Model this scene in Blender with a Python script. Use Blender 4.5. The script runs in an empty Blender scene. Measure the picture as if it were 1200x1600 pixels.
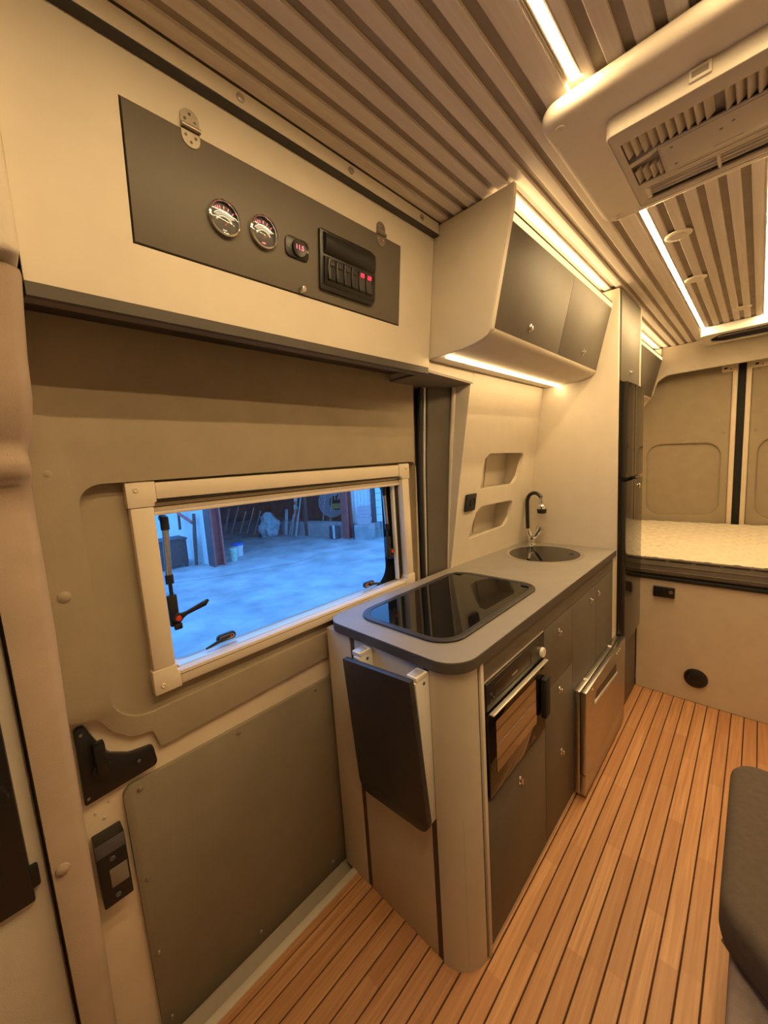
import bpy, bmesh, math, random
from mathutils import Vector, Matrix
random.seed(7)
SC = bpy.context.scene
COL = SC.collection
R = math.radians

# ---------------------------------------------------------------- camera
YAW, PITCH, ROLL = R(44.548), R(7.143), R(-3.698)
fw = Vector((-math.sin(YAW) * math.cos(PITCH), math.cos(YAW) * math.cos(PITCH), -math.sin(PITCH)))
rt0 = Vector((math.cos(YAW), math.sin(YAW), 0))
up0 = rt0.cross(fw)
rt = rt0 * math.cos(ROLL) + up0 * math.sin(ROLL)
up = up0 * math.cos(ROLL) - rt0 * math.sin(ROLL)
cam_d = bpy.data.cameras.new('camera')
cam = bpy.data.objects.new('camera', cam_d)
COL.objects.link(cam)
M = Matrix((rt, up, -fw)).transposed().to_4x4()
M.translation = Vector((0, 0, 1.45))
cam.matrix_world = M
cam_d.sensor_fit = 'HORIZONTAL'
cam_d.sensor_width = 36.0
cam_d.lens = 36.0 * 598.4 / 1200.0
cam_d.clip_start = 0.02
SC.camera = cam

# ---------------------------------------------------------------- sky, exposure, lamp strengths
world = bpy.data.worlds.new('dusk_sky')
SC.world = world
world.use_nodes = True
bg = world.node_tree.nodes['Background']
bg.inputs['Color'].default_value = (0.145, 0.41, 0.92, 1)
bg.inputs['Strength'].default_value = 3.4
SC.view_settings.view_transform = 'Standard'
SC.view_settings.look = 'None'
SC.view_settings.gamma = 1.0
SC.view_settings.use_curve_mapping = False
SC.view_settings.exposure = 0.0
LED_COL = (1.0, 0.675, 0.315)
LED_CEIL, LED_COVE, LED_UNDER = 148.0, 21.0, 30.0
SC.cycles.use_denoising = True
SC.cycles.max_bounces = 10
SC.cycles.diffuse_bounces = 6
SC.cycles.sample_clamp_indirect = 6.0

# ---------------------------------------------------------------- materials
MATS = {}
def mat(name, col, rough=0.55, metal=0.0, var=0.06, scale=12.0, bump=0.0, bscale=300.0, spec=0.5, emit=None, estr=0.0, coat=0.0):
    m = bpy.data.materials.new(name)
    m.use_nodes = True
    nt = m.node_tree
    b = nt.nodes['Principled BSDF']
    b.inputs['Roughness'].default_value = rough
    b.inputs['Metallic'].default_value = metal
    b.inputs['Specular IOR Level'].default_value = spec
    b.inputs['Coat Weight'].default_value = coat
    tc = nt.nodes.new('ShaderNodeTexCoord')
    if var > 0:
        nz = nt.nodes.new('ShaderNodeTexNoise')
        nz.inputs['Scale'].default_value = scale
        nz.inputs['Detail'].default_value = 4
        nt.links.new(tc.outputs['Object'], nz.inputs['Vector'])
        rp = nt.nodes.new('ShaderNodeValToRGB')
        rp.color_ramp.elements[0].position = 0.3
        rp.color_ramp.elements[1].position = 0.7
        rp.color_ramp.elements[0].color = (*[max(0, c * (1 - var)) for c in col], 1)
        rp.color_ramp.elements[1].color = (*[min(1, c * (1 + var)) for c in col], 1)
        nt.links.new(nz.outputs['Fac'], rp.inputs['Fac'])
        nt.links.new(rp.outputs['Color'], b.inputs['Base Color'])
    else:
        b.inputs['Base Color'].default_value = (*col, 1)
    if bump > 0:
        n2 = nt.nodes.new('ShaderNodeTexNoise')
        n2.inputs['Scale'].default_value = bscale
        n2.inputs['Detail'].default_value = 3
        nt.links.new(tc.outputs['Object'], n2.inputs['Vector'])
        bp = nt.nodes.new('ShaderNodeBump')
        bp.inputs['Strength'].default_value = bump
        bp.inputs['Distance'].default_value = 0.001
        nt.links.new(n2.outputs['Fac'], bp.inputs['Height'])
        nt.links.new(bp.outputs['Normal'], b.inputs['Normal'])
    if emit:
        b.inputs['Emission Color'].default_value = (*emit, 1)
        b.inputs['Emission Strength'].default_value = estr
    MATS[name] = m
    return m

def wood(name, c1, c2, c3, rough, cell, grain=1.0, perobj=0.5):
    """long-grained wood running along Y; patches of tone change along each piece"""
    m = bpy.data.materials.new(name)
    m.use_nodes = True
    nt = m.node_tree
    N, L = nt.nodes, nt.links
    b = N['Principled BSDF']
    b.inputs['Roughness'].default_value = rough
    tc = N.new('ShaderNodeTexCoord')
    oi = N.new('ShaderNodeObjectInfo')
    off = N.new('ShaderNodeVectorMath'); off.operation = 'MULTIPLY_ADD'
    cx = N.new('ShaderNodeCombineXYZ')
    for k in range(3):
        L.new(oi.outputs['Random'], cx.inputs[k])
    L.new(cx.outputs[0], off.inputs[0])
    off.inputs[1].default_value = (31.0, 57.0, 17.0)
    L.new(tc.outputs['Object'], off.inputs[2])
    mp = N.new('ShaderNodeMapping')
    mp.inputs['Scale'].default_value = (110 * grain, 3.2, 110 * grain)
    L.new(off.outputs[0], mp.inputs['Vector'])
    nz = N.new('ShaderNodeTexNoise')
    nz.inputs['Scale'].default_value = 1.0
    nz.inputs['Detail'].default_value = 6
    nz.inputs['Distortion'].default_value = 0.6
    L.new(mp.outputs[0], nz.inputs['Vector'])
    sp = N.new('ShaderNodeSeparateXYZ'); L.new(off.outputs[0], sp.inputs[0])
    ml = N.new('ShaderNodeMath'); ml.operation = 'MULTIPLY'; ml.inputs[1].default_value = 1.0 / cell
    L.new(sp.outputs['Y'], ml.inputs[0])
    fl = N.new('ShaderNodeMath'); fl.operation = 'FLOOR'; L.new(ml.outputs[0], fl.inputs[0])
    wn = N.new('ShaderNodeTexWhiteNoise'); wn.noise_dimensions = '1D'; L.new(fl.outputs[0], wn.inputs['W'])
    r1 = N.new('ShaderNodeValToRGB')
    r1.color_ramp.elements[0].position = 0.28; r1.color_ramp.elements[1].position = 0.74
    r1.color_ramp.elements[0].color = (*c1, 1); r1.color_ramp.elements[1].color = (*c2, 1)
    L.new(nz.outputs['Fac'], r1.inputs['Fac'])
    mx = N.new('ShaderNodeMix'); mx.data_type = 'RGBA'
    mf = N.new('ShaderNodeMath'); mf.operation = 'MULTIPLY'; mf.inputs[1].default_value = perobj
    L.new(wn.outputs['Value'], mf.inputs[0]); L.new(mf.outputs[0], mx.inputs['Factor'])
    L.new(r1.outputs[0], mx.inputs['A'])
    mx.inputs['B'].default_value = (*c3, 1)
    L.new(mx.outputs['Result'], b.inputs['Base Color'])
    bp = N.new('ShaderNodeBump'); bp.inputs['Strength'].default_value = 0.15; bp.inputs['Distance'].default_value = 0.001
    L.new(nz.outputs['Fac'], bp.inputs['Height']); L.new(bp.outputs[0], b.inputs['Normal'])
    MATS[name] = m
    return m

def emis(name, col, s):
    m = bpy.data.materials.new(name); m.use_nodes = True
    nt = m.node_tree
    nt.nodes.remove(nt.nodes['Principled BSDF'])
    e = nt.nodes.new('ShaderNodeEmission')
    e.inputs['Color'].default_value = (*col, 1); e.inputs['Strength'].default_value = s
    nt.links.new(e.outputs[0], nt.nodes['Material Output'].inputs['Surface'])
    MATS[name] = m
    return m

def pane(name, tint, refl=1.0):
    m = bpy.data.materials.new(name); m.use_nodes = True
    nt = m.node_tree
    nt.nodes.remove(nt.nodes['Principled BSDF'])
    t = nt.nodes.new('ShaderNodeBsdfTransparent'); t.inputs['Color'].default_value = (*tint, 1)
    g = nt.nodes.new('ShaderNodeBsdfGlossy'); g.inputs['Roughness'].default_value = 0.01
    f = nt.nodes.new('ShaderNodeFresnel'); f.inputs['IOR'].default_value = 1.4
    gm = nt.nodes.new('ShaderNodeNewGeometry')
    io = nt.nodes.new('ShaderNodeMath'); io.operation = 'MULTIPLY_ADD'; io.inputs[1].default_value = 1 / 1.4 - 1.4; io.inputs[2].default_value = 1.4
    nt.links.new(gm.outputs['Backfacing'], io.inputs[0]); nt.links.new(io.outputs[0], f.inputs['IOR'])
    ml = nt.nodes.new('ShaderNodeMath'); ml.operation = 'MULTIPLY'; ml.inputs[1].default_value = refl
    nt.links.new(f.outputs[0], ml.inputs[0])
    x = nt.nodes.new('ShaderNodeMixShader')
    nt.links.new(ml.outputs[0], x.inputs[0]); nt.links.new(t.outputs[0], x.inputs[1]); nt.links.new(g.outputs[0], x.inputs[2])
    nt.links.new(x.outputs[0], nt.nodes['Material Output'].inputs['Surface'])
    MATS[name] = m
    return m

cream = mat('cream_laminate', (0.66, 0.60, 0.50), 0.55, var=0.03, bump=0.05)
creamfab = mat('cream_fabric', (0.62, 0.56, 0.47), 0.9, var=0.05, bump=0.5, bscale=500)
taupefab = mat('taupe_fabric', (0.36, 0.30, 0.215), 0.92, var=0.05, bump=0.5, bscale=500)
pillarfab = mat('pillar_fabric', (0.46, 0.36, 0.28), 0.92, var=0.06, bump=0.6, bscale=420)
doorpaint = mat('door_paint', (0.74, 0.63, 0.49), 0.45, var=0.04)
grey = mat('grey_laminate', (0.135, 0.120, 0.098), 0.52, var=0.04, bump=0.05, spec=0.4)
greytop = mat('grey_worktop', (0.27, 0.252, 0.23), 0.42, var=0.05, bump=0.08)
edgegrey = mat('dark_grey_edge', (0.095, 0.085, 0.075), 0.5, var=0.05, spec=0.3)
darkgrey = mat('charcoal_laminate', (0.035, 0.033, 0.033), 0.4, var=0.06)
edgeband = mat('pale_edge_band', (0.72, 0.66, 0.56), 0.45, var=0.03)
groovebrown = mat('brown_groove', (0.09, 0.065, 0.04), 0.7, var=0.1)
black = mat('black_plastic', (0.013, 0.012, 0.012), 0.35, var=0.1)
blackmat = mat('black_rubber', (0.012, 0.012, 0.012), 0.75, var=0.1)
blackgloss = mat('black_glass', (0.006, 0.006, 0.006), 0.03, var=0.0, spec=0.4)
fridgemat = mat('glossy_dark_fridge', (0.02, 0.018, 0.015), 0.07, var=0.03, spec=0.36)
ovenglass = mat('brown_oven_glass', (0.012, 0.007, 0.004), 0.05, var=0.05, spec=0.45)
ovenpane = mat('oven_inner_pane', (0.05, 0.028, 0.015), 0.04, var=0.05, spec=1.0, coat=1.0)
chrome = mat('chrome', (0.85, 0.84, 0.82), 0.08, 1.0, var=0.02)
steel = mat('brushed_steel', (0.50, 0.48, 0.45), 0.33, 1.0, var=0.06, scale=40)
dullsteel = mat('dull_steel', (0.33, 0.29, 0.24), 0.45, 0.8, var=0.08)
alu = mat('pale_aluminium', (0.72, 0.69, 0.63), 0.35, 0.6, var=0.04)
whiteplast = mat('white_plastic', (0.78, 0.76, 0.71), 0.4, var=0.02)
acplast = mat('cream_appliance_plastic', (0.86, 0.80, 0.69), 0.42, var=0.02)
acface = mat('shaded_face_plastic', (0.62, 0.57, 0.49), 0.45, var=0.02)  # cream plastic darkened: shade of the downward face put into the colour
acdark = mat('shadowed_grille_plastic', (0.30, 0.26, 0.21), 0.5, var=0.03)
winframe = mat('window_frame_plastic', (0.74, 0.65, 0.52), 0.42, var=0.02)
blind = mat('blind_cassette', (0.62, 0.53, 0.40), 0.35, var=0.03)
redplast = mat('red_button_plastic', (0.6, 0.05, 0.03), 0.4, var=0.05)
lowerfab = mat('dark_taupe_vinyl', (0.255, 0.215, 0.155), 0.8, var=0.05, bump=0.4, bscale=500)
cushion = mat('grey_cushion_fabric', (0.112, 0.088, 0.078), 0.95, var=0.1, scale=60, bump=0.9, bscale=900)
seatbase = mat('mauve_grey_upholstery', (0.26, 0.21, 0.21), 0.95, var=0.1, scale=60, bump=0.9, bscale=900)
quilt = mat('cream_quilted_cover', (0.72, 0.65, 0.51), 0.85, var=0.03, bump=0.3, bscale=400)
mattside = mat('grey_mattress_border', (0.17, 0.145, 0.12), 0.8, var=0.08, bump=0.5, bscale=300)
basefront = mat('beige_board', (0.66, 0.57, 0.45), 0.5, var=0.04)
floorwood = wood('teak_plank', (0.48, 0.235, 0.105), (0.74, 0.42, 0.21), (0.40, 0.18, 0.075), 0.42, 0.41, 1.0, 0.55)
slatwood = wood('pale_oak_slat', (0.74, 0.68, 0.64), (0.86, 0.81, 0.77), (0.70, 0.63, 0.585), 0.6, 0.9, 0.8, 0.4)
slatback = mat('brown_slat_backing', (0.34, 0.30, 0.25), 0.8, var=0.1)
joint = mat('dark_floor_joint', (0.055, 0.02, 0.01), 0.8, var=0.1)
bodymetal = mat('van_body_metal', (0.42, 0.37, 0.30), 0.6, var=0.05)
jambgrey = mat('dark_jamb_plastic', (0.115, 0.10, 0.08), 0.55, var=0.05, bump=0.2)
greyplast = mat('grey_brown_plastic', (0.21, 0.18, 0.145), 0.55, var=0.05, bump=0.2)
sealblack = mat('matt_black_seal', (0.008, 0.008, 0.009), 0.9, var=0.1, spec=0.05)
rubber = mat('rubber_seal', (0.02, 0.02, 0.022), 0.5, var=0.1)
glowled = emis('warm_led_ceiling', LED_COL, LED_CEIL)
glowcove = emis('warm_led_cove', LED_COL, LED_COVE)
glowunder = emis('warm_led_under_cabinet', LED_COL, LED_UNDER)
glowedge = emis('ledge_edge_glow', LED_COL, 1.7)  # stands in for bright light caught on the cabinet ledge edge
glowred = emis('red_indicator', (1.0, 0.03, 0.05), 2.2)
glowpink = emis('red_led_digits', (1.0, 0.16, 0.2), 3.0)
dialink = emis('glowing_dial_print', (1.0, 0.82, 0.5), 1.0)  # pale dial print drawn with its own emission
winglass = pane('tinted_acrylic', (0.80, 0.88, 0.95), 0.8)
clearglass = pane('clear_lens', (0.95, 0.95, 0.95), 1.0)
smokedvent = mat('smoked_vent_night_tint', (0.15, 0.14, 0.19), 0.15, var=0.05)  # smoked plastic with the blue of night light put into its colour
# outdoors
concrete = mat('yard_concrete', (0.42, 0.43, 0.44), 0.9, var=0.24, scale=2.2, bump=0.6, bscale=60)
concretewall = mat('concrete_wall', (0.36, 0.36, 0.36), 0.9, var=0.2, scale=4, bump=0.5, bscale=60)
sheet = mat('pale_sheet_metal', (0.66, 0.74, 0.74), 0.5, var=0.05)
siding = mat('pale_siding', (0.74, 0.84, 0.78), 0.6, var=0.05)
rustred = mat('red_primer_steel', (0.42, 0.12, 0.11), 0.7, var=0.15)
darksteel = mat('dark_steel', (0.09, 0.085, 0.10), 0.7, var=0.2)
timber = mat('grey_timber', (0.52, 0.50, 0.50), 0.85, var=0.2, scale=20)
rustwood = mat('brown_timber', (0.12, 0.085, 0.08), 0.85, var=0.2, scale=20)
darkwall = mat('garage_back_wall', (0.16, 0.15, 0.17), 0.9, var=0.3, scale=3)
hosemat = mat('grey_hose', (0.30, 0.30, 0.33), 0.6, var=0.1)
signblack = mat('black_sign_board', (0.02, 0.025, 0.02), 0.6, var=0.1)
signwhite = mat('white_sign_print', (0.8, 0.82, 0.85), 0.6, var=0.0)
signyellow = mat('yellow_sign_print', (0.55, 0.48, 0.16), 0.6, var=0.1)
conered = mat('cone_orange', (0.75, 0.12, 0.05), 0.6, var=0.05)
tarp = mat('pale_tarpaulin', (0.45, 0.52, 0.54), 0.7, var=0.15, scale=10)
bluelid = mat('blue_lid_plastic', (0.02, 0.16, 0.55), 0.5, var=0.05)
greenlab = mat('pale_green_bucket', (0.45, 0.62, 0.50), 0.5, var=0.25, scale=30)
block = mat('shaded_block', (0.46, 0.43, 0.47), 0.9, var=0.08, bump=0.4, bscale=80)  # grey-mauve tone: shade on the stack put into the base colour

# ---------------------------------------------------------------- geometry helpers
def fillet(pts, r, n=5):
    """round the corners of a 2-D polygon; r a number or one per corner"""
    out = []
    k = len(pts)
    for i in range(k):
        p, a, b = Vector(pts[i]), Vector(pts[i - 1]), Vector(pts[(i + 1) % k])
        rr = r[i] if isinstance(r, (list, tuple)) else r
        u, v = (a - p), (b - p)
        lu, lv = u.length, v.length
        if rr <= 1e-6 or lu < 1e-6 or lv < 1e-6:
            out.append((p.x, p.y)); continue
        u /= lu; v /= lv
        ang = u.angle(v)
        if ang > 3.1:
            out.append((p.x, p.y)); continue
        d = min(rr / math.tan(ang / 2), lu * 0.49, lv * 0.49)
        rr = d * math.tan(ang / 2)
        c = p + (u + v).normalized() * (rr / math.sin(ang / 2))
        s, e = p + u * d - c, p + v * d - c
        a0 = math.atan2(s.y, s.x); a1 = math.atan2(e.y, e.x)
        da = (a1 - a0 + math.pi) % (2 * math.pi) - math.pi
        for q in range(n + 1):
            t = a0 + da * q / n
            out.append((c.x + rr * math.cos(t), c.y + rr * math.sin(t)))
    return out

def rrect(a0, a1, b0, b1, r, n=5):
    return fillet([(a0, b0), (a1, b0), (a1, b1), (a0, b1)], r, n)

AX = {'x': lambda a, b, d: (d, a, b), 'y': lambda a, b, d: (a, d, b), 'z': lambda a, b, d: (a, b, d)}

class G:
    def __init__(self):
        self.bm = bmesh.new()
    def _merge(self, t, bev=0.0, seg=2, lim=30):
        bmesh.ops.recalc_face_normals(t, faces=t.faces[:])
        if bev > 0:
            es = [e for e in t.edges if len(e.link_faces) == 2 and e.calc_face_angle(0) > R(lim)]
            bmesh.ops.bevel(t, geom=es, offset=bev, segments=seg, profile=0.5, affect='EDGES', clamp_overlap=True)
        me = bpy.data.meshes.new('tmp'); t.to_mesh(me); t.free()
        self.bm.from_mesh(me); bpy.data.meshes.remove(me)
        return self
    def box(self, x0, x1, y0, y1, z0, z1, bev=0.0, seg=2, mtx=None):
        t = bmesh.new()
        bmesh.ops.create_cube(t, size=1)
        for v in t.verts:
            v.co = ((x0 + x1) / 2 + v.co.x * (x1 - x0), (y0 + y1) / 2 + v.co.y * (y1 - y0), (z0 + z1) / 2 + v.co.z * (z1 - z0))
        if mtx: t.transform(mtx)
        return self._merge(t, bev, seg)
    def prism(self, pts, axis, d0, d1, bev=0.0, seg=2, lim=30, mtx=None):
        """2-D polygon (in the two other axes) extruded between d0 and d1 along axis"""
        t = bmesh.new(); f = AX[axis]
        a = [t.verts.new(f(p[0], p[1], d0)) for p in pts]
        b = [t.verts.new(f(p[0], p[1], d1)) for p in pts]
        t.faces.new(a); t.faces.new(b[::-1])
        k = len(pts)
        for i in range(k):
            t.faces.new((a[i], b[i], b[(i + 1) % k], a[(i + 1) % k]))
        if mtx: t.transform(mtx)
        return self._merge(t, bev, seg, lim)
    def plate(self, outer, holes, axis, d0, d1, fn=None, bev=0.0, seg=2):
        """polygon with holes, extruded; fn maps the finished vertices"""
        t = bmesh.new(); f = AX[axis]
        es = []
        for loop in [outer] + holes:
            vs = [t.verts.new(f(p[0], p[1], d0)) for p in loop]
            for i in range(len(vs)):
                es.append(t.edges.new((vs[i], vs[(i + 1) % len(vs)])))
        bmesh.ops.triangle_fill(t, use_beauty=True, use_dissolve=False, edges=es)
        r = bmesh.ops.extrude_face_region(t, geom=t.faces[:])
        dv = Vector(f(0, 0, d1 - d0))
        for v in [g for g in r['geom'] if isinstance(g, bmesh.types.BMVert)]:
            v.co += dv
        if bev > 0:
            bmesh.ops.recalc_face_normals(t, faces=t.faces[:])
            e2 = [e for e in t.edges if len(e.link_faces) == 2 and e.calc_face_angle(0) > R(50)]
            bmesh.ops.bevel(t, geom=e2, offset=bev, segments=seg, profile=0.5, affect='EDGES', clamp_overlap=True)
        if fn:
            for v in t.verts: v.co = fn(v.co)
        return self._merge(t)
    def tube(self, path, r, n=12, caps=True):
        t = bmesh.new(); path = [Vector(p) for p in path]
        rings = []; k = len(path)
        ref = None
        for i, p in enumerate(path):
            d = (path[min(i + 1, k - 1)] - path[max(i - 1, 0)]).normalized()
            if ref is None:
                ref = d.orthogonal().normalized()
            ref = (ref - d * ref.dot(d)).normalized()
            s = d.cross(ref)
            rr = r[i] if isinstance(r, (list, tuple)) else r
            rings.append([t.verts.new(p + (ref * math.cos(a) + s * math.sin(a)) * rr) for a in [2 * math.pi * q / n for q in range(n)]])
        for i in range(k - 1):
            for q in range(n):
                t.faces.new((rings[i][q], rings[i][(q + 1) % n], rings[i + 1][(q + 1) % n], rings[i + 1][q]))
        if caps:
            t.faces.new(rings[0]); t.faces.new(rings[-1])
        return self._merge(t)
    def lathe(self, prof, o, axis, n=24):
        """prof: (radius, height) pairs along axis from point o; closed by the end discs"""
        ax = Vector(axis).normalized(); u = ax.orthogonal().normalized(); w = ax.cross(u); o = Vector(o)
        t = bmesh.new(); rings = []
        for (r, h) in prof:
            if r < 1e-6:
                rings.append([t.verts.new(o + ax * h)])
            else:
                rings.append([t.verts.new(o + ax * h + (u * math.cos(2 * math.pi * q / n) + w * math.sin(2 * math.pi * q / n)) * r) for q in range(n)])
        for i in range(len(prof) - 1):
            A, B = rings[i], rings[i + 1]
            for q in range(n):
                q2 = (q + 1) % n
                if len(A) == 1 and len(B) == 1: continue
                if len(A) == 1: t.faces.new((A[0], B[q2], B[q]))
                elif len(B) == 1: t.faces.new((A[q], A[q2], B[0]))
                else: t.faces.new((A[q], A[q2], B[q2], B[q]))
        for e in (rings[0], rings[-1]):
            if len(e) > 2: t.faces.new(e)
        return self._merge(t)
    def loft(self, loops, caps=True, bev=0):
        t = bmesh.new()
        rs = [[t.verts.new(p) for p in l] for l in loops]
        k = len(loops[0])
        for i in range(len(rs) - 1):
            for q in range(k):
                t.faces.new((rs[i][q], rs[i][(q + 1) % k], rs[i + 1][(q + 1) % k], rs[i + 1][q]))
        if caps:
            t.faces.new(rs[0]); t.faces.new(rs[-1])
        return self._merge(t, bev)
    def grid(self, fn, nu, nv):
        t = bmesh.new()
        vs = [[t.verts.new(fn(i / nu, j / nv)) for j in range(nv + 1)] for i in range(nu + 1)]
        for i in range(nu):
            for j in range(nv):
                t.faces.new((vs[i][j], vs[i + 1][j], vs[i + 1][j + 1], vs[i][j + 1]))
        me = bpy.data.meshes.new('tmp'); t.to_mesh(me); t.free(); self.bm.from_mesh(me); bpy.data.meshes.remove(me)
        return self
    def text(self, s, size, depth, mtx):
        c = bpy.data.curves.new('txt', 'FONT'); c.body = s; c.size = size; c.extrude = depth
        c.align_x = 'CENTER'; c.align_y = 'CENTER'
        o = bpy.data.objects.new('txt', c)
        COL.objects.link(o)
        dg = bpy.context.evaluated_depsgraph_get()
        me = bpy.data.meshes.new_from_object(o.evaluated_get(dg))
        me.transform(mtx)
        self.bm.from_mesh(me)
        bpy.data.meshes.remove(me); bpy.data.objects.remove(o); bpy.data.curves.remove(c)
        return self
    def mesh(self, name, m, smooth=35):
        me = bpy.data.meshes.new(name)
        self.bm.to_mesh(me); self.bm.free()
        me.materials.append(m)
        if smooth:
            for p in me.polygons: p.use_smooth = True
            me.set_sharp_from_angle(angle=R(smooth))
        return me
    def build(self, name, m, parent=None, smooth=35, label=None, at=None, M=None):
        if M: self.bm.transform(M)
        if at is None and parent is not None:
            base = Vector(parent.get('_at', (0, 0, 0)))
        else:
            base = Vector(at or (0, 0, 0))
        if base.length > 0:
            self.bm.transform(Matrix.Translation(-base))
        o = bpy.data.objects.new(name, self.mesh(name, m, smooth))
        COL.objects.link(o)
        if parent is not None:
            o.parent = parent
            o['_at'] = tuple(base)
        else:
            o.location = base
            o['_at'] = tuple(base)
        if label: o['label'] = label
        return o

def tag(o, label, cat, group=None, kind=None):
    o['label'] = label; o['category'] = cat
    if group: o['group'] = group
    if kind: o['kind'] = kind
    return o
def struct(o, label=None):
    o['kind'] = 'structure'
    if label: o['label'] = label
    return o
def thing(name, at, label, cat, group=None):
    """an Empty at the thing's base; parts are given in world coordinates and stored relative to it"""
    o = bpy.data.objects.new(name, None); COL.objects.link(o)
    o.empty_display_size = 0.05
    o.location = at; o['_at'] = tuple(at)
    return tag(o, label, cat, group)
def sroot(name, at, label):
    o = bpy.data.objects.new(name, None); COL.objects.link(o)
    o.empty_display_size = 0.05
    o.location = at; o['_at'] = tuple(at)
    return struct(o, label)
def inst(name, me, parent, loc, label=None, M=None):
    """another object on a shared mesh, placed in world coordinates under its parent"""
    o = bpy.data.objects.new(name, me); COL.objects.link(o)
    o.parent = parent
    if M is None:
        o.location = Vector(loc) - Vector(parent.get('_at', (0, 0, 0)))
    else:
        M2 = M.copy(); M2.translation = M2.translation - Vector(parent.get('_at', (0, 0, 0)))
        o.matrix_local = M2
    if label: o['label'] = label
    return o

# ================================================================= SETTING
CEIL = 2.205
# ---- floor: teak planks with dark joints
fl = G().box(-0.972, 0.86, -0.75, 2.70, -0.035, -0.005).build('floor', joint)
struct(fl, 'teak strip floor with thin dark joints')
pm = G().box(-0.0230, 0.0230, -0.75, 2.61, -0.02, 0.0, 0.0012, 1).mesh('plank', floorwood)
for i in range(-19, 17):
    inst('plank', pm, fl, (i * 0.05 + 0.025, 0, 0))
# sub floor that closes the shell
struct(G().box(-1.16, 0.95, -0.85, 4.05, -0.16, -0.036).build('floor', bodymetal), 'van underbody below the planks')
# door step: pale edge strip and sill
inst('plank', G().box(-0.0108, 0.0108, -0.75, 2.61, -0.02, 0.0, 0.0012, 1).mesh('plank', floorwood), fl, (-0.9622, 0, 0))
tr = G().box(-0.998, -0.9735, -0.5, 0.80, -0.03, 0.004, 0.002).build('trim_1', edgeband)
struct(tr, 'pale strip along the edge of the plank floor by the sliding door')
st = G().prism([(-1.056, -0.06), (-1.003, -0.06), (-1.003, -0.034), (-1.05, -0.014), (-1.056, -0.014)], 'y', -0.5, 0.80, 0.002).build('trim_2', bodymetal)
struct(st, 'painted sill between floor strip and sliding door')

# ---- ceiling: back board with slats
ce = G().box(-0.86, 0.86, -0.80, 4.0, CEIL + 0.0085, CEIL + 0.06).build('ceiling', slatback)
struct(ce, 'ceiling of pale wooden slats with dark gaps')
def slat_mesh(w):
    h = w / 2
    return G().prism([(-h, CEIL + 0.0115), (-h + 0.0008, CEIL + 0.0015), (-h + 0.003, CEIL), (h - 0.003, CEIL), (h - 0.0008, CEIL + 0.0015), (h, CEIL + 0.0115)], 'y', -0.78, 3.80).mesh('slat', slatwood, 20)
sm = slat_mesh(0.0305)
pit = 0.0493
xs = []
for k in range(0, 9): xs.append(-0.381 - pit * (k + 0.5))
for k in range(0, 4): xs.append(-0.258 + pit * (k + 0.5))
for k in range(0, 14): xs.append(0.064 + pit * (k + 0.5))
for x in xs: inst('slat', sm, ce, (x, 0, 0))
wl = slat_mesh(0.050)
inst('slat', wl, ce, (-0.3445, 0, 0)); 
nl = slat_mesh(0.0215)
inst('slat', nl, ce, (-0.2795, 0, 0)); inst('slat', slat_mesh(0.030), ce, (-0.0345, 0, 0)); inst('slat', wl, ce, (0.031, 0, 0))
# roof shell above
struct(G().box(-1.16, 0.95, -0.85, 4.05, CEIL + 0.065, CEIL + 0.10).build('trim_3', bodymetal), 'roof skin above the slats')

# ---- closing walls outside the picture
struct(G().box(0.86, 0.93, -0.80, 4.0, -0.04, CEIL + 0.06).build('wall_right', cream), 'cream right side wall of the van')
struct(G().box(-1.15, 0.93, -0.84, -0.78, -0.04, CEIL + 0.06).build('wall_front', darkgrey), 'unseen dark closing wall behind the camera, added to cut bounced light')  # unseen; made dark so that little light bounces from the cab end
struct(G().box(-1.15, 0.93, 4.0, 4.04, -0.04, CEIL + 0.06).build('wall_rear', bodymetal), 'van tail behind the back doors')

# ---- left outer skin with the window opening
WY0, WY1, WZ0, WZ1 = 0.27, 1.172, 0.955, 1.39
skin = G().plate([(-0.80, -0.14), (4.0, -0.14), (4.0, 2.26), (-0.80, 2.26)],
                 [rrect(WY0 - 0.01, WY1 + 0.01, WZ0 - 0.01, WZ1 + 0.01, 0.06)[::-1]], 'x', -1.150, -1.125).build('wall_left', bodymetal)
struct(skin, 'van side body around the sliding door')

# ---- wall panel behind the sink (leans inwards going up), with two niches
def wallx(y, z):
    a = -1.020 + 0.178 * (z - 0.943); b = -0.975 + 0.135 * (z - 0.933)
    t = (y - 1.47) / 0.695
    return a + (b - a) * t
nich = [fillet([(1.570, 1.060), (1.905, 1.078), (1.945, 1.120), (1.968, 1.212), (1.665, 1.215), (1.618, 1.19)], [0.012, 0.02, 0.02, 0.02, 0.02, 0.02], 4),
        fillet([(1.628, 1.300), (1.945, 1.302), (1.985, 1.340), (2.030, 1.462), (1.68, 1.468), (1.640, 1.44)], [0.012, 0.02, 0.02, 0.02, 0.02, 0.02], 4)]
wp = G().plate([(1.47, 0.90), (2.165, 0.90), (2.165, 1.50), (2.165, 2.15), (1.47, 2.15), (1.47, 1.50)], nich, 'x', -0.018, 0.0,
               fn=lambda c: Vector((wallx(c.y, c.z) + c.x, c.y, c.z))).build('wall_kitchen', cream)
struct(wp, 'cream wall panel behind the sink with two rounded niches')
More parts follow.
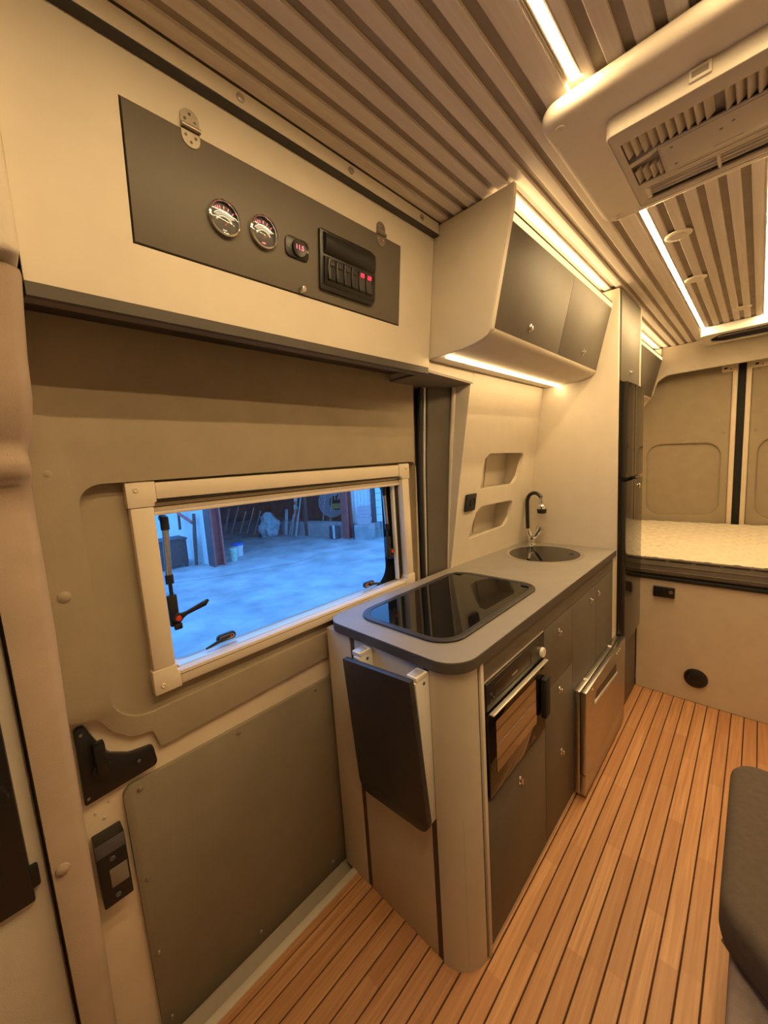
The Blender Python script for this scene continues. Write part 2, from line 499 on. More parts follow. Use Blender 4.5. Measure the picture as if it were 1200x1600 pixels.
for nm, (y0, y1, z0, z1) in (('niche_box', (1.555, 1.985, 1.045, 1.23)), ('niche_box', (1.613, 2.045, 1.287, 1.48))):
    def mp(c):
        return Vector((wallx(c.y, c.z) + c.x, c.y, c.z))
    g = G()
    for (ya, yb, za, zb, da, db) in ((y0, y1, z0, z1, -0.112, -0.106), (y0, y0 + .006, z0, z1, -0.106, -0.019), (y1 - .006, y1, z0, z1, -0.106, -0.019),
                                     (y0, y1, z0, z0 + .006, -0.106, -0.019), (y0, y1, z1 - .006, z1, -0.106, -0.019), ((y0 + y1) / 2 - .003, (y0 + y1) / 2 + .003, z0, z1, -0.106, -0.100)):
        g.plate([(ya, za), (yb, za), (yb, zb), (ya, zb)], [], 'x', da, db, fn=mp)
    g.build(nm, cream, wp)
# reveal of the door opening, jamb panel, soffit
G().prism([(-1.07, 0.90), (-1.022, 0.90), (wallx(1.47, 1.357), 1.357), (wallx(1.47, 1.767), 1.767), (-1.07, 1.767)], 'y', 1.452, 1.4695).build('reveal_panel', cream, wp)
G().prism([(-1.09, 1.117), (-0.842, 1.117), (-0.8745, 1.4695), (-1.09, 1.4695)], 'z', 1.758, 1.7665).build('soffit_panel', greyplast, wp)
G().prism([(-1.02, 1.767), (-0.874, 1.767), (-0.82, 2.14), (-1.02, 2.14)], 'y', 1.118, 1.4695).build('upper_wall_fill', cream, wp)
jb = struct(G().loft([[(-1.11, 1.336, z), (xa, 1.336, z), (xb, 1.4515, z), (-1.11, 1.4515, z)] for z, xa, xb in ((-0.05, -1.070, -1.060), (0.90, -1.056, -1.032), (1.2, -1.045, -1.012), (1.5, -1.032, -0.988), (1.757, -1.020, -0.966))]).build('trim_4', jambgrey), 'grey-brown jamb panel between sliding door and sink wall')
G().tube([(-1.032, 1.4505, 0.93), (-1.010, 1.4505, 1.2), (-0.984, 1.4505, 1.5), (-0.956, 1.4505, 1.757)], [0.003, 0.006, 0.009, 0.011]).build('edge_piping', edgeband, jb)
sl = struct(G().tube([(-1.058, 1.30, -0.05), (-1.058, 1.30, 0.9), (-1.048, 1.303, 1.4), (-1.032, 1.31, 1.757)], 0.011).build('trim_5', rubber), 'black rubber door seal beside the window')
G().tube([(-1.062, 1.322, -0.05), (-1.062, 1.322, 0.9), (-1.046, 1.326, 1.4), (-1.026, 1.331, 1.757)], 0.007).build('seal_lip', alu, sl, label='pale lip of the seal')
G().tube([(-1.066, 1.345, -0.05), (-1.066, 1.342, 0.9), (-1.045, 1.340, 1.4), (-1.022, 1.342, 1.757)], 0.008).build('inner_seal', rubber, sl)
G().box(-1.12, -1.068, 1.285, 1.337, -0.05, 1.766).build('seal_channel', rubber, sl)

# ---- sliding door
door = sroot('door_1', (-1.06, 0.65, 0.0), 'sliding side door with padded taupe trim')
G().plate([(0.0, -0.13), (1.284, -0.13), (1.284, 1.95), (0.0, 1.95)], [rrect(WY0 - 0.005, WY1 + 0.005, WZ0 - 0.005, WZ1 + 0.005, 0.05)[::-1]], 'x', -1.124, -1.071).build('door_sheet', doorpaint, door)
trim_out = fillet([(0.045, 1.95), (0.045, 0.955), (0.056, 0.934), (0.098, 0.922), (0.125, 0.868), (0.162, 0.834), (0.203, 0.828), (0.216, 0.776), (1.255, 0.808), (1.255, 1.95)],
                  [0, 0.02, 0.015, 0.02, 0.03, 0.03, 0.012, 0.012, 0.01, 0], 4)
rec = fillet([(0.128, 0.872), (1.262, 0.890), (1.262, 1.452), (0.128, 1.446)], [0.085, 0.03, 0.03, 0.045], 7)
def doorlean(c):
    # the upper part of the door curves inwards under the shelf
    k = max(0.0, c.z - 1.47)
    t = min(1.0, max(0.0, (0.97 - c.z) / 0.11))
    t = t * t * (3 - 2 * t)
    x = c.x - (0.022 * t if c.x > -1.06 else 0.0)
    return Vector((x + 0.10 * k * k, c.y, c.z))
G().plate(trim_out, [rec[::-1]], 'x', -1.071, -1.036, bev=0.014, seg=4, fn=doorlean).build('door_trim_pad', taupefab, door)
G().plate(rec, [rrect(WY0 - 0.006, WY1 + 0.006, WZ0 - 0.006, WZ1 + 0.006, 0.05)[::-1]], 'x', -1.074, -1.066).build('recessed_pad', taupefab, door)
G().plate(fillet([(0.129, -0.03), (1.27, -0.03), (1.27, 0.714), (0.124, 0.716)], [0.005, 0.005, 0.01, 0.022], 4), [], 'x', -1.071, -1.058, bev=0.003).build('lower_door_panel', lowerfab, door)
for y, z in ((0.158, 0.696), (0.134, 0.455), (0.132, 0.237), (0.41, 0.698), (0.683, 0.699), (0.407, 0.021), (0.692, 0.020), (0.15, 0.03)):
    G().lathe([(0.0065, 0), (0.0055, 0.0025), (0.003, 0.004), (0, 0.004)], (-1.0581, y + (0.012 if y < 0.14 else 0), z), (1, 0, 0), 12).build('screw', steel, door)
for y, z in ((0.084, 1.473), (0.078, 1.216)):
    G().lathe([(0.013, 0), (0.012, 0.004), (0.007, 0.008), (0, 0.009)], (-1.0365, y, z), (1, 0, 0), 16).build('trim_clip', taupefab, door)
lat = G().prism(fillet([(0.054, 0.727), (0.056, 0.912), (0.075, 0.912), (0.090, 0.870), (0.112, 0.822), (0.150, 0.798), (0.199, 0.790), (0.204, 0.737)], [0.004, 0.012, 0.008, 0.01, 0.02, 0.03, 0.010, 0.012], 4), 'x', -1.0712, -1.055, 0.003).build('latch_cover', black, door)
G().box(-1.056, -1.030, 0.083, 0.104, 0.796, 0.868, 0.004).build('lever', black, lat)
G().lathe([(0.020, 0), (0.020, 0.006), (0.014, 0.009), (0, 0.009)], (-1.0555, 0.094, 0.797), (1, 0, 0), 16).build('pivot', black, lat)
for y, z in ((0.067, 0.895), (0.165, 0.770), (0.062, 0.742)):
    G().lathe([(0.004, 0), (0.003, 0.002), (0, 0.002)], (-1.0552, y, z), (1, 0, 0), 8).build('screw', steel, lat)
lb = G().box(-1.0712, -1.030, 0.055, 0.112, 0.476, 0.640, 0.003).build('lock_block', black, door)
G().box(-1.0302, -1.0285, 0.074, 0.108, 0.520, 0.566, 0.0005).build('strike_plate', greyplast, lb)
G().box(-1.0302, -1.029, 0.055, 0.112, 0.606, 0.639, 0.0003).build('worn_top', darksteel, lb)
for z in (0.59, 0.495):
    G().lathe([(0.006, 0), (0.005, 0.002), (0, 0.001)], (-1.0301, 0.083, z), (1, 0, 0), 10).build('screw', darksteel, lb)
for y, z in ((0.084, 0.665), (0.070, 0.688), (0.098, 0.700)):
    G().lathe([(0.004, 0), (0.003, 0.0015), (0, 0.0015)], (-1.0709, y, z), (1, 0, 0), 8).build('screw', alu, door)

# ---- window in the door
win = sroot('window_1', (-1.05, 0.72, 1.18), 'hinged camper window in a cream plastic frame')
fx0, fx1 = -1.072, -1.040
OY0, OY1, OZ0, OZ1 = 0.216, 1.222, 0.918, 1.446
cw = 0.062
G().prism([(OY0 + 0.004, OZ0 + cw), (OY0 + 0.054, OZ0 + cw), (OY0 + 0.054, OZ1 - cw), (OY0 + 0.004, OZ1 - cw)], 'x', fx0, fx1 - 0.002, 0.004, 2).build('frame_bar', winframe, win)
G().prism([(OY1 - 0.046, OZ0 + cw), (OY1 - 0.004, OZ0 + cw), (OY1 - 0.004, OZ1 - cw), (OY1 - 0.046, OZ1 - cw)], 'x', fx0, fx1 - 0.002, 0.004, 2).build('frame_bar', winframe, win)
G().prism([(OY0 + cw, OZ1 - 0.046), (OY1 - cw, OZ1 - 0.050), (OY1 - cw, OZ1 - 0.004), (OY0 + cw, OZ1 - 0.004)], 'x', fx0, fx1 - 0.002, 0.004, 2).build('frame_bar', winframe, win)
G().prism([(OY0 + cw, OZ0 + 0.004), (OY1 - cw, OZ0 + 0.004), (OY1 - cw, OZ0 + 0.040), (OY0 + cw, OZ0 + 0.040)], 'x', fx0, fx1 - 0.002, 0.004, 2).build('frame_bar', winframe, win)
for (a, b, sa, sb) in ((OY0, OZ0, 1, 1), (OY1, OZ0, -1, 1), (OY0, OZ1, 1, -1), (OY1, OZ1, -1, -1)):
    wa = 0.056 if sa > 0 else 0.048
    wb = 0.044 if sb > 0 else 0.052
    L_ = [(a, b), (a + sa * cw, b), (a + sa * cw, b + sb * wb), (a + sa * wa, b + sb * wb), (a + sa * wa, b + sb * cw), (a, b + sb * cw)]
    cc = G().prism(L_, 'x', fx0, fx1, 0.0025, 2).build('corner_cap', winframe, win)
    G().lathe([(0.006, 0), (0.006, 0.002), (0.004, 0.003), (0.003, 0.001), (0, 0.001)], (fx1 - 0.0002, a + sa * 0.020, b + sb * 0.020), (1, 0, 0), 14).build('screw_cap', winframe, cc)
G().box(-1.052, -1.0405, 1.02, 1.075, 0.928, 0.9335, 0.001).build('vent_slot', black, win)
bl = G().box(-1.092, -1.060, OY0 + 0.053, OY1 - 0.045, 1.368, 1.403, 0.006).build('blind_cassette', blind, win)
for gz in (1.391, 1.380):
    G().box(-1.0605, -1.0595, OY0 + 0.054, OY1 - 0.046, gz, gz + 0.003).build('cassette_groove', groovebrown, bl)
G().box(-1.075, -1.0445, OY0 + 0.06, OY1 - 0.05, 1.3955, 1.3985).build('cassette_gap', blackmat, bl)
G().box(-1.0425, -1.0416, OY0 + cw, OY1 - cw, 0.9475, 0.9490).build('bar_groove', groovebrown, win)
G().box(-1.062, -1.056, OY0 + 0.053, OY1 - 0.045, 1.360, 1.369, 0.002).build('blind_pull_bar', winframe, bl)
G().box(-1.094, -1.068, OY0 + 0.053, OY1 - 0.045, 0.951, 0.960, 0.002).build('blind_sill_rail', alu, win)
G().box(-1.090, -1.072, 1.148, 1.160, 0.962, 1.37, 0.003).build('blind_side_rail', whiteplast, win)
G().box(-1.088, -1.070, 1.160, 1.178, 0.962, 1.37, 0.002).build('side_channel', rubber, win)
G().plate(rrect(WY0 - 0.015, WY1 + 0.03, WZ0 - 0.03, WZ1 + 0.02, 0.06), [fillet([(WY0 - 0.004, WZ0 - 0.012), (WY1 - 0.048, WZ0 - 0.004), (WY1 - 0.048, WZ1 - 0.005), (WY0 - 0.004, WZ1 - 0.005)], [0.02, 0.08, 0.04, 0.02], 7)[::-1]], 'x', -1.1185, -1.098, bev=0.002).build('pane_seal', sealblack, win)
G().box(-1.1225, -1.1195, WY0 - 0.005, WY1 + 0.005, WZ0 - 0.005, WZ1 + 0.005).build('pane', winglass, win)
def stay(y, zt, s, lever_dir):
    yb = y - 0.006 * s
    g = G().tube([(-1.094, y, zt - 0.02), (-1.095, yb, zt - 0.150)], 0.0080).build('window_stay', steel, win, label='telescopic metal window stay')
    G().tube([(-1.106, y, zt + 0.003), (-1.094, y, zt + 0.003), (-1.094, y, zt - 0.028)], 0.0105).build('stay_cap', black, g)
    G().tube([(-1.095, yb, zt - 0.146), (-1.095, yb, zt - 0.170)], 0.0100).build('stay_collar', black, g)
    G().tube([(-1.095, yb, zt - 0.168), (-1.095, yb, zt - 0.21)], 0.0048).build('stay_rod', black, g)
    G().box(-1.104, -1.086, yb - 0.013, yb + 0.010, zt - 0.285, zt - 0.200, 0.003).build('stay_bracket', black, g)
    hy, hz_ = yb + 0.004, zt - 0.262
    G().lathe([(0.013, 0), (0.013, 0.010), (0.009, 0.013), (0, 0.013)], (-1.088, hy, hz_), (1, 0, 0), 16).build('lock_hub', blackmat, g)
    G().lathe([(0.0075, 0), (0.007, 0.0025), (0, 0.0025)], (-1.0748, hy, hz_), (1, 0, 0), 14).build('red_button', redplast, g, label='red release button')
    if lever_dir > 0:
        P = [(hy, hz_ - 0.011), (hy + 0.022, hz_ + 0.002), (hy + 0.052, hz_ + 0.008), (hy + 0.072, hz_ + 0.012), (hy + 0.082, hz_ + 0.024), (hy + 0.078, hz_ + 0.029), (hy + 0.050, hz_ + 0.021), (hy + 0.020, hz_ + 0.012), (hy, hz_ + 0.011)]
    else:
        P = [(hy - 0.008, hz_ + 0.006), (hy - 0.022, hz_ + 0.034), (hy - 0.030, hz_ + 0.036), (hy - 0.034, hz_ - 0.014), (hy - 0.026, hz_ - 0.026), (hy - 0.008, hz_ - 0.014)]
    G().prism(P, 'x', -1.083, -1.075, 0.0015).build('lever', black, g)
    G().box(-1.086, -1.076, yb - 0.008, yb + 0.012, zt - 0.293, zt - 0.276, 0.003).build('lever_stop', black, g)
stay(0.302, 1.345, 1, 1)
stay(1.118, 1.350, -1, -1)
for y, d in ((0.425, -1), (1.005, 1)):
    lt = G().prism(fillet([(y - 0.028, 0.966), (y + 0.028, 0.966), (y + 0.028, 0.988), (y - 0.028, 0.988)], 0.0105, 4), 'x', -1.1075, -1.096, 0.002).build('window_latch', black, win)
    G().plate(fillet([(y - 0.022, 0.970), (y + 0.022, 0.970), (y + 0.022, 0.984), (y - 0.022, 0.984)], 0.0065, 4), [fillet([(y - 0.019, 0.9725), (y + 0.019, 0.9725), (y + 0.019, 0.9815), (y - 0.019, 0.9815)], 0.0042, 4)[::-1]], 'x', -1.0962, -1.0950).build('latch_ring', steel, lt)
    G().tube([(-1.096, y, 0.977), (-1.094, y + d * 0.03, 0.972), (-1.093, y + d * 0.062, 0.966)], [0.006, 0.005, 0.003], 8).build('latch_lever', black, lt)
    G().lathe([(0.0035, 0), (0.003, 0.002), (0, 0.002)], (-1.0955, y - d * 0.012, 0.976), (1, 0, 0), 10).build('red_button', redplast, lt, label='small red latch button')

# ---- door pillar beside the camera
def prow(z, xf, yr, yl):
    return [(-1.045, yl, z), (-1.045, yr - 0.004, z), (xf - 0.035, yr, z), (xf - 0.012, yr - 0.004, z), (xf, yr - 0.018, z), (xf, yl, z)]
rows = []
for z, xf, yr in ((0.0, -0.95, 0.036), (0.278, -0.95, 0.039), (0.527, -0.95, 0.043), (0.93, -0.95, 0.047), (1.163, -0.95, 0.053), (1.40, -0.948, 0.055), (1.455, -0.945, 0.056), (1.466, -0.925, 0.057), (1.482, -0.912, 0.058), (1.50, -0.908, 0.057),
                  (1.515, -0.915, 0.057), (1.532, -0.905, 0.064), (1.560, -0.885, 0.068), (1.60, -0.862, 0.072), (1.66, -0.842, 0.073), (1.72, -0.82, 0.076), (1.774, -0.795, 0.079)):
    rows.append(prow(z, xf, yr, -0.016))
pil = struct(G().loft(rows).build('trim_6', pillarfab, smooth=60), 'fabric covered door pillar with a stepped bulge')
G().loft([prow(1.46, -0.93, -0.0165, -0.6), prow(1.60, -0.864, -0.0165, -0.6), prow(1.774, -0.797, -0.0165, -0.6)]).build('upper_side_cover', pillarfab, pil)
G().lathe([(0.012, 0), (0.011, 0.004), (0.006, 0.007), (0, 0.008)], (-0.951, 0.000, 0.700), (1, 0, 0), 16).build('trim_clip', pillarfab, pil)
G().lathe([(0.012, 0), (0.011, 0.004), (0.006, 0.007), (0, 0.008)], (-0.949, -0.006, 1.41), (1, 0, 0), 16).build('trim_clip', pillarfab, pil)
up_ = struct(G().prism(fillet([(-0.30, 1.782), (0.077, 1.782), (0.080, 2.2), (-0.30, 2.2)], [0, 0.012, 0, 0], 4), 'x', -0.92, -0.776, 0.012, 3).build('trim_7', creamfab), 'padded cream cover above the door pillar')
G().box(-0.777, -0.774, -0.30, 0.056, 1.800, 1.90, 0.001).build('dark_edge', darkgrey, up_)
fp = struct(G().plate([(-0.55, -0.03), (-0.022, -0.03), (-0.022, 1.455), (-0.55, 1.455)], [], 'x', -1.04, -0.968, bev=0.008).build('trim_8', creamfab), 'cream cab side panel left of the pillar')
G().box(-0.969, -0.955, -0.55, -0.043, 0.665, 1.452, 0.004).build('black_insert', black, fp)
G().lathe([(0.028, 0), (0.024, 0.012), (0, 0.012)], (-0.956, -0.075, 0.90), (1, 0, 0), 16).build('insert_knob', black, fp)
G().box(-0.969, -0.957, -0.055, -0.032, 0.69, 0.735, 0.004).build('insert_corner', black, fp)
struct(G().box(-1.04, -0.78, -0.78, -0.31, 1.78, CEIL + 0.01).build('trim_9', creamfab), 'cream cover above the cab door')

# ---- rear arch and doors
archpts = fillet([(-0.80, 2.205), (-0.80, 1.70), (-0.735, 1.70), (-0.683, 1.795), (-0.632, 1.862), (-0.605, 1.955), (-0.545, 1.995), (0.40, 2.000), (0.62, 1.90), (0.68, 1.70), (0.80, 1.70), (0.80, 2.205)], [0, 0, 0, 0.02, 0.03, 0.03, 0.06, 0.08, 0.08, 0.03, 0, 0], 4)
struct(G().prism(archpts, 'y', 3.795, 3.83, 0.004).build('trim_10', creamfab), 'cream arch over the back doors')
def back_door(x0, x1, edge_side, name, lab):
    d = sroot(name, ((x0 + x1) / 2, 3.97, 0.0), lab)
    r0, r1 = (x0 + 0.15, x1 - 0.052) if edge_side > 0 else (x0 + 0.052, x1 - 0.15)
    hole = fillet([(r0, 0.862), (r1, 0.885), (r1, 1.445), (r0, 1.465)], 0.10, 8)
    G().plate([(x0, 0.40), (x1, 0.40), (x1, 2.15), (x0, 2.15)], [hole[::-1]], 'y', 3.948, 3.978, bev=0.012, seg=3).build('door_trim', taupefab, d)
    G().prism(hole, 'y', 3.970, 3.980).build('recessed_panel', taupefab, d)
    xe = x1 if edge_side > 0 else x0
    a, b = (xe, xe + 0.03) if edge_side > 0 else (xe - 0.03, xe)
    G().box(a, b, 3.938, 3.985, 0.40, 2.15, 0.005).build('door_edge', doorpaint, d)
    hx0, hx1 = (xe - 0.062, xe + 0.01) if edge_side > 0 else (xe - 0.01, xe + 0.082)
    hp = G().prism(fillet([(hx0, 1.966), (hx1, 1.966), (hx1, 2.02), (hx0, 2.02)], 0.012, 3), 'y', 3.932, 3.950, 0.003).build('hinge_plate', doorpaint, d)
    G().box((hx0 + hx1) / 2 - 0.022, (hx0 + hx1) / 2 - 0.004, 3.929, 3.936, 1.984, 1.996).build('hinge_slot', black, hp)
    G().box((hx0 + hx1) / 2 + 0.012, (hx0 + hx1) / 2 + 0.020, 3.929, 3.936, 1.978, 1.985).build('hinge_slot', black, hp)
    for z in (1.955, 1.52):
        G().lathe([(0.009, 0), (0.006, 0.004), (0, 0.004)], (xe - edge_side * 0.035, 3.9483, z), (0, -1, 0), 10).build('trim_clip', taupefab, d)
back_door(-0.84, -0.165, 1, 'door_2', 'left back door with a rounded recessed panel')
back_door(-0.060, 0.80, -1, 'door_3', 'right back door with a rounded recessed panel')
struct(G().box(-0.1345, -0.0905, 3.975, 3.99, 0.40, 2.15).build('trim_11', blackmat), 'black seal between the back doors')
# left wall behind the bed (unseen for the most part)
struct(G().box(-1.06, -0.90, 2.60, 3.955, -0.03, CEIL).build('wall_bed', creamfab), 'cream side wall beside the bed')

# ================================================================= KITCHEN
# ---- cabinet carcass
FX = -0.505
kc = thing('kitchen_cabinet', (-0.74, 1.45, 0.0), 'long grey fronted kitchen base cabinet with a cream rounded corner', 'cabinet')
G().box(-1.03, -0.53, 0.765, 1.25, 0.02, 0.485).build('carcass', darkgrey, kc)
G().box(-1.03, -0.53, 1.26, 2.16, 0.02, 0.902).build('carcass', darkgrey, kc)
G().box(-1.03, -0.955, 0.765, 1.25, 0.486, 0.902).build('carcass', darkgrey, kc)
G().box(-0.953, -0.53, 1.2455, 1.2595, 0.02, 0.902).build('carcass', darkgrey, kc)
G().box(-1.035, -0.916, 0.735, 0.764, 0.0, 0.911, 0.003).build('end_strip', cream, kc)
G().box(-0.9155, -0.897, 0.7385, 0.764, 0.0, 0.911).build('end_groove', groovebrown, kc)
G().box(-0.8965, -0.617, 0.737, 0.764, 0.0, 0.911, 0.002).build('end_panel', cream, kc)
G().box(-0.6165, -0.5975, 0.7375, 0.764, 0.0, 0.911).build('end_groove', groovebrown, kc)
arc = [(-0.597, 0.764), (-0.597, 0.735)] + [(-0.597 + 0.090 * math.sin(t), 0.825 - 0.090 * math.cos(t)) for t in [R(90) * q / 10 for q in range(1, 11)]] + [(-0.53, 0.825)]
G().prism(arc, 'z', 0.0, 0.911).build('corner_column', cream, kc)
G().box(-0.53, -0.509, 0.8255, 0.8325, 0.0, 0.911).build('front_groove', groovebrown, kc)
G().box(-0.53, -0.502, 0.833, 0.848, 0.0, 0.911, 0.001).build('front_edge_strip', edgeband, kc)
G().box(-0.53, FX, 0.8485, 2.125, 0.852, 0.911).build('top_rail', grey, kc)
G().box(-0.53, FX, 2.126, 2.1645, 0.0, 0.911).build('front_edge_strip', edgeband, kc)
G().box(-0.53, -0.506, 0.85, 2.125, 0.0, 0.018).build('plinth', edgeband, kc)
G().box(-0.55, -0.508, 0.8485, 0.8535, 0.49, 0.851).build('oven_side', groovebrown, kc)
G().box(-0.52, -0.5035, 0.8485, 1.2495, 0.8465, 0.8515).build('oven_top_trim', alu, kc)

def knob(parent, x, y, z, nrm=(1, 0, 0), slim=False):
    n = Vector(nrm).normalized()
    k = G()
    u = n.cross(Vector((0, 0, 1))).normalized(); w = u.cross(n)
    M_ = Matrix((u, w, n)).transposed().to_4x4(); M_.translation = Vector((x, y, z))
    k.prism(fillet([(-0.008, -0.014), (0.008, -0.014), (0.008, 0.014), (-0.008, 0.014)], 0.0078, 5), 'z', 0.0, 0.003, 0.001, mtx=M_)
    k.lathe([(0.0068, 0.003), (0.0068, 0.008), (0.005, 0.0095), (0, 0.0095)], (x, y, z), n, 16)
    k.box(-0.0028, 0.0028, -0.010, 0.007, 0.0085, 0.0115, 0.001, mtx=M_)
    return k.build('knob', chrome, parent, label='small chrome push lock')
def front(y0, y1, z0, z1, knobs, name='door'):
    d = G().box(-0.5295, FX, y0, y1, z0, z1, 0.0015).build(name, grey, kc)
    for (y, z) in knobs: knob(d, FX, y, z)
    return d
front(0.8545, 1.2555, 0.02, 0.486, [(1.05, 0.425)], 'drawer')
front(1.2585, 1.5365, 0.612, 0.849, [(1.392, 0.793)])
front(1.2585, 1.5365, 0.02, 0.609, [(1.394, 0.562), (1.409, 0.298)])
front(1.5395, 1.8355, 0.02, 0.849, [(1.771, 0.797)])
front(1.8385, 2.1245, 0.02, 0.849, [(1.884, 0.797)])

# ---- worktop
ct = G().prism(fillet([(-1.032, 0.728), (-0.498, 0.728), (-0.498, 2.164), (-0.985, 2.164), (-1.012, 1.60), (-1.027, 1.45)], [0.07, 0.085, 0, 0, 0, 0], 9), 'z', 0.912, 0.9425, 0.0015, 1)
# kept clear of the leaning wall panel above it
ct = ct.build('countertop', edgegrey)
G().prism(fillet([(-1.032, 0.728), (-0.498, 0.728), (-0.498, 2.164), (-0.985, 2.164), (-1.012, 1.60), (-1.027, 1.45)], [0.07, 0.085, 0, 0, 0, 0], 9), 'z', 0.9427, 0.945, 0.0008, 1).build('laminate_top', greytop, ct, label='lighter grey laminate surface')
tag(ct, 'grey laminate worktop with rounded end holding hob and sink', 'countertop')

# ---- hob with glass lid
hob = thing('cooktop', (-0.765, 1.115, 0.9455), 'black glass covered hob let into the worktop near the window', 'cooktop')
ho = rrect(-0.968, -0.575, 0.800, 1.425, 0.085, 9)
G().plate(ho, [rrect(-0.946, -0.597, 0.822, 1.403, 0.068, 9)[::-1]], 'z', 0.9455, 0.9515, bev=0.0022).build('rim', darkgrey, hob)
G().prism(rrect(-0.9455, -0.5975, 0.8225, 1.4025, 0.0675, 9), 'z', 0.9455, 0.9500).build('glass_lid', blackgloss, hob)
for xx in (-0.925, -0.618):
    G().box(xx - 0.022, xx + 0.012, 1.374, 1.398, 0.9502, 0.9540, 0.0015).build('lid_hinge', black, hob)

# ---- sink with glass lid
SX, SY, SR = -0.765, 1.915, 0.186
sk = thing('sink', (SX, SY, 0.9455), 'round steel sink under a dark glass lid beside the partition', 'sink')
G().lathe([(SR - 0.020, 0.0), (SR, 0.0), (SR, 0.002), (SR - 0.006, 0.004), (SR - 0.016, 0.003), (SR - 0.020, 0.0015), (SR - 0.020, 0.0)], (SX, SY, 0.9455), (0, 0, 1), 56).build('rim', chrome, sk)
G().lathe([(SR - 0.021, 0.0), (SR - 0.021, 0.0015), (0, 0.0015)], (SX, SY, 0.9457), (0, 0, 1), 56).build('glass_lid', blackgloss, sk)
G().lathe([(0.010, 0.0), (0.010, 0.0006), (0, 0.0006)], (SX + 0.118, SY + 0.045, 0.9472), (0, 0, 1), 20).build('finger_hole', blackmat, sk)

# ---- tap
tp = thing('kitchen_tap', (-0.905, 2.10, 0.9455), 'chrome tap with a black flexible spout behind the round sink', 'tap')
G().lathe([(0.024, 0), (0.023, 0.006), (0.017, 0.010), (0.018, 0.022), (0.022, 0.036), (0.019, 0.052), (0, 0.052)], (-0.905, 2.10, 0.9455), (0, 0, 1), 24).build('body', chrome, tp)
G().tube([(-0.907, 2.10, 0.975), (-0.922, 2.10, 1.008), (-0.927, 2.10, 1.034)], [0.016, 0.0165, 0.0135], 16).build('spout_socket', chrome, tp)
hd = G().tube([(-0.899, 2.098, 0.975), (-0.878, 2.096, 1.006), (-0.864, 2.094, 1.026), (-0.855, 2.094, 1.040)], [0.015, 0.019, 0.0185, 0.021], 16).build('mixer_valve', chrome, tp)
G().tube([(-0.8545, 2.094, 1.041), (-0.848, 2.094, 1.051)], [0.0215, 0.018], 16).build('lever_cap', chrome, hd)
sp = [(-0.927, 2.10, 1.030), (-0.929, 2.10, 1.08), (-0.929, 2.10, 1.165)]
for q in range(1, 10):
    a = math.pi - q * math.pi / 10 * 0.93
    sp.append((-0.882 + 0.047 * math.cos(a), 2.10 - 0.002 * q, 1.180 + 0.058 * math.sin(a)))
G().tube(sp, 0.0102, 14).build('flexible_spout', black, tp, label='black flexible spout hose')
ex = sp[-1]
nz = G().tube([(ex[0], ex[1], ex[2] + 0.006), (ex[0] + 0.001, ex[1], ex[2] - 0.030)], [0.0105, 0.0095], 16).build('nozzle_stem', chrome, tp)
hz = ex[2] - 0.028
G().lathe([(0.009, 0), (0.018, -0.005), (0.0225, -0.014), (0.0225, -0.028), (0, -0.028)], (ex[0] + 0.001, ex[1], hz), (0, 0, 1), 24).build('spray_head', chrome, nz)
G().lathe([(0.024, -0.0282), (0.0248, -0.036), (0.023, -0.052), (0.017, -0.054), (0, -0.054)], (ex[0] + 0.001, ex[1], hz), (0, 0, 1), 24).build('spray_ring', black, nz)

# ---- oven
ov = thing('oven', (-0.73, 1.045, 0.488), 'small built in oven with brown glass door below the hob', 'oven')
G().box(-0.95, -0.515, 0.858, 1.244, 0.490, 0.844).build('housing', black, ov)
cp = G().box(-0.5145, -0.500, 0.856, 1.242, 0.762, 0.843, 0.002).build('control_panel', black, ov)
G().plate(rrect(0.900, 1.140, 0.778, 0.826, 0.010, 3), [rrect(0.9025, 1.1375, 0.7805, 0.8235, 0.008, 3)[::-1]], 'x', -0.5002, -0.4992).build('panel_outline', black, cp)
G().box(-0.5003, -0.4987, 1.005, 1.040, 0.800, 0.805).build('nameplate', steel, cp)
for y, z in ((0.878, 0.806), (0.878, 0.786), (0.892, 0.789)):
    G().lathe([(0.005, 0), (0.0045, 0.003), (0, 0.003)], (-0.5002, y, z), (1, 0, 0), 12).build('dial_button', darkgrey, cp)
G().lathe([(0.017, 0), (0.017, 0.006), (0.015, 0.009), (0, 0.0095)], (-0.5002, 1.222, 0.786), (1, 0, 0), 20).build('round_knob', whiteplast, cp, label='pale round oven knob')
od = G().box(-0.5145, -0.497, 0.857, 1.241, 0.502, 0.756, 0.002).build('oven_door', ovenglass, ov)
G().box(-0.4972, -0.4958, 0.895, 1.165, 0.560, 0.718).build('door_window', ovenpane, od)
G().box(-0.4966, -0.4950, 0.897, 1.163, 0.640, 0.6425).build('rack_reflection', steel, od)  # thin steel strip drawn as the rack's reflection in the pane
G().box(-0.4975, -0.483, 0.862, 1.238, 0.7535, 0.7580, 0.0015).build('handle', alu, od, label='pale bar handle')
G().box(-0.4968, -0.478, 1.200, 1.240, 0.560, 0.700, 0.004).build('door_latch', blackmat, od)

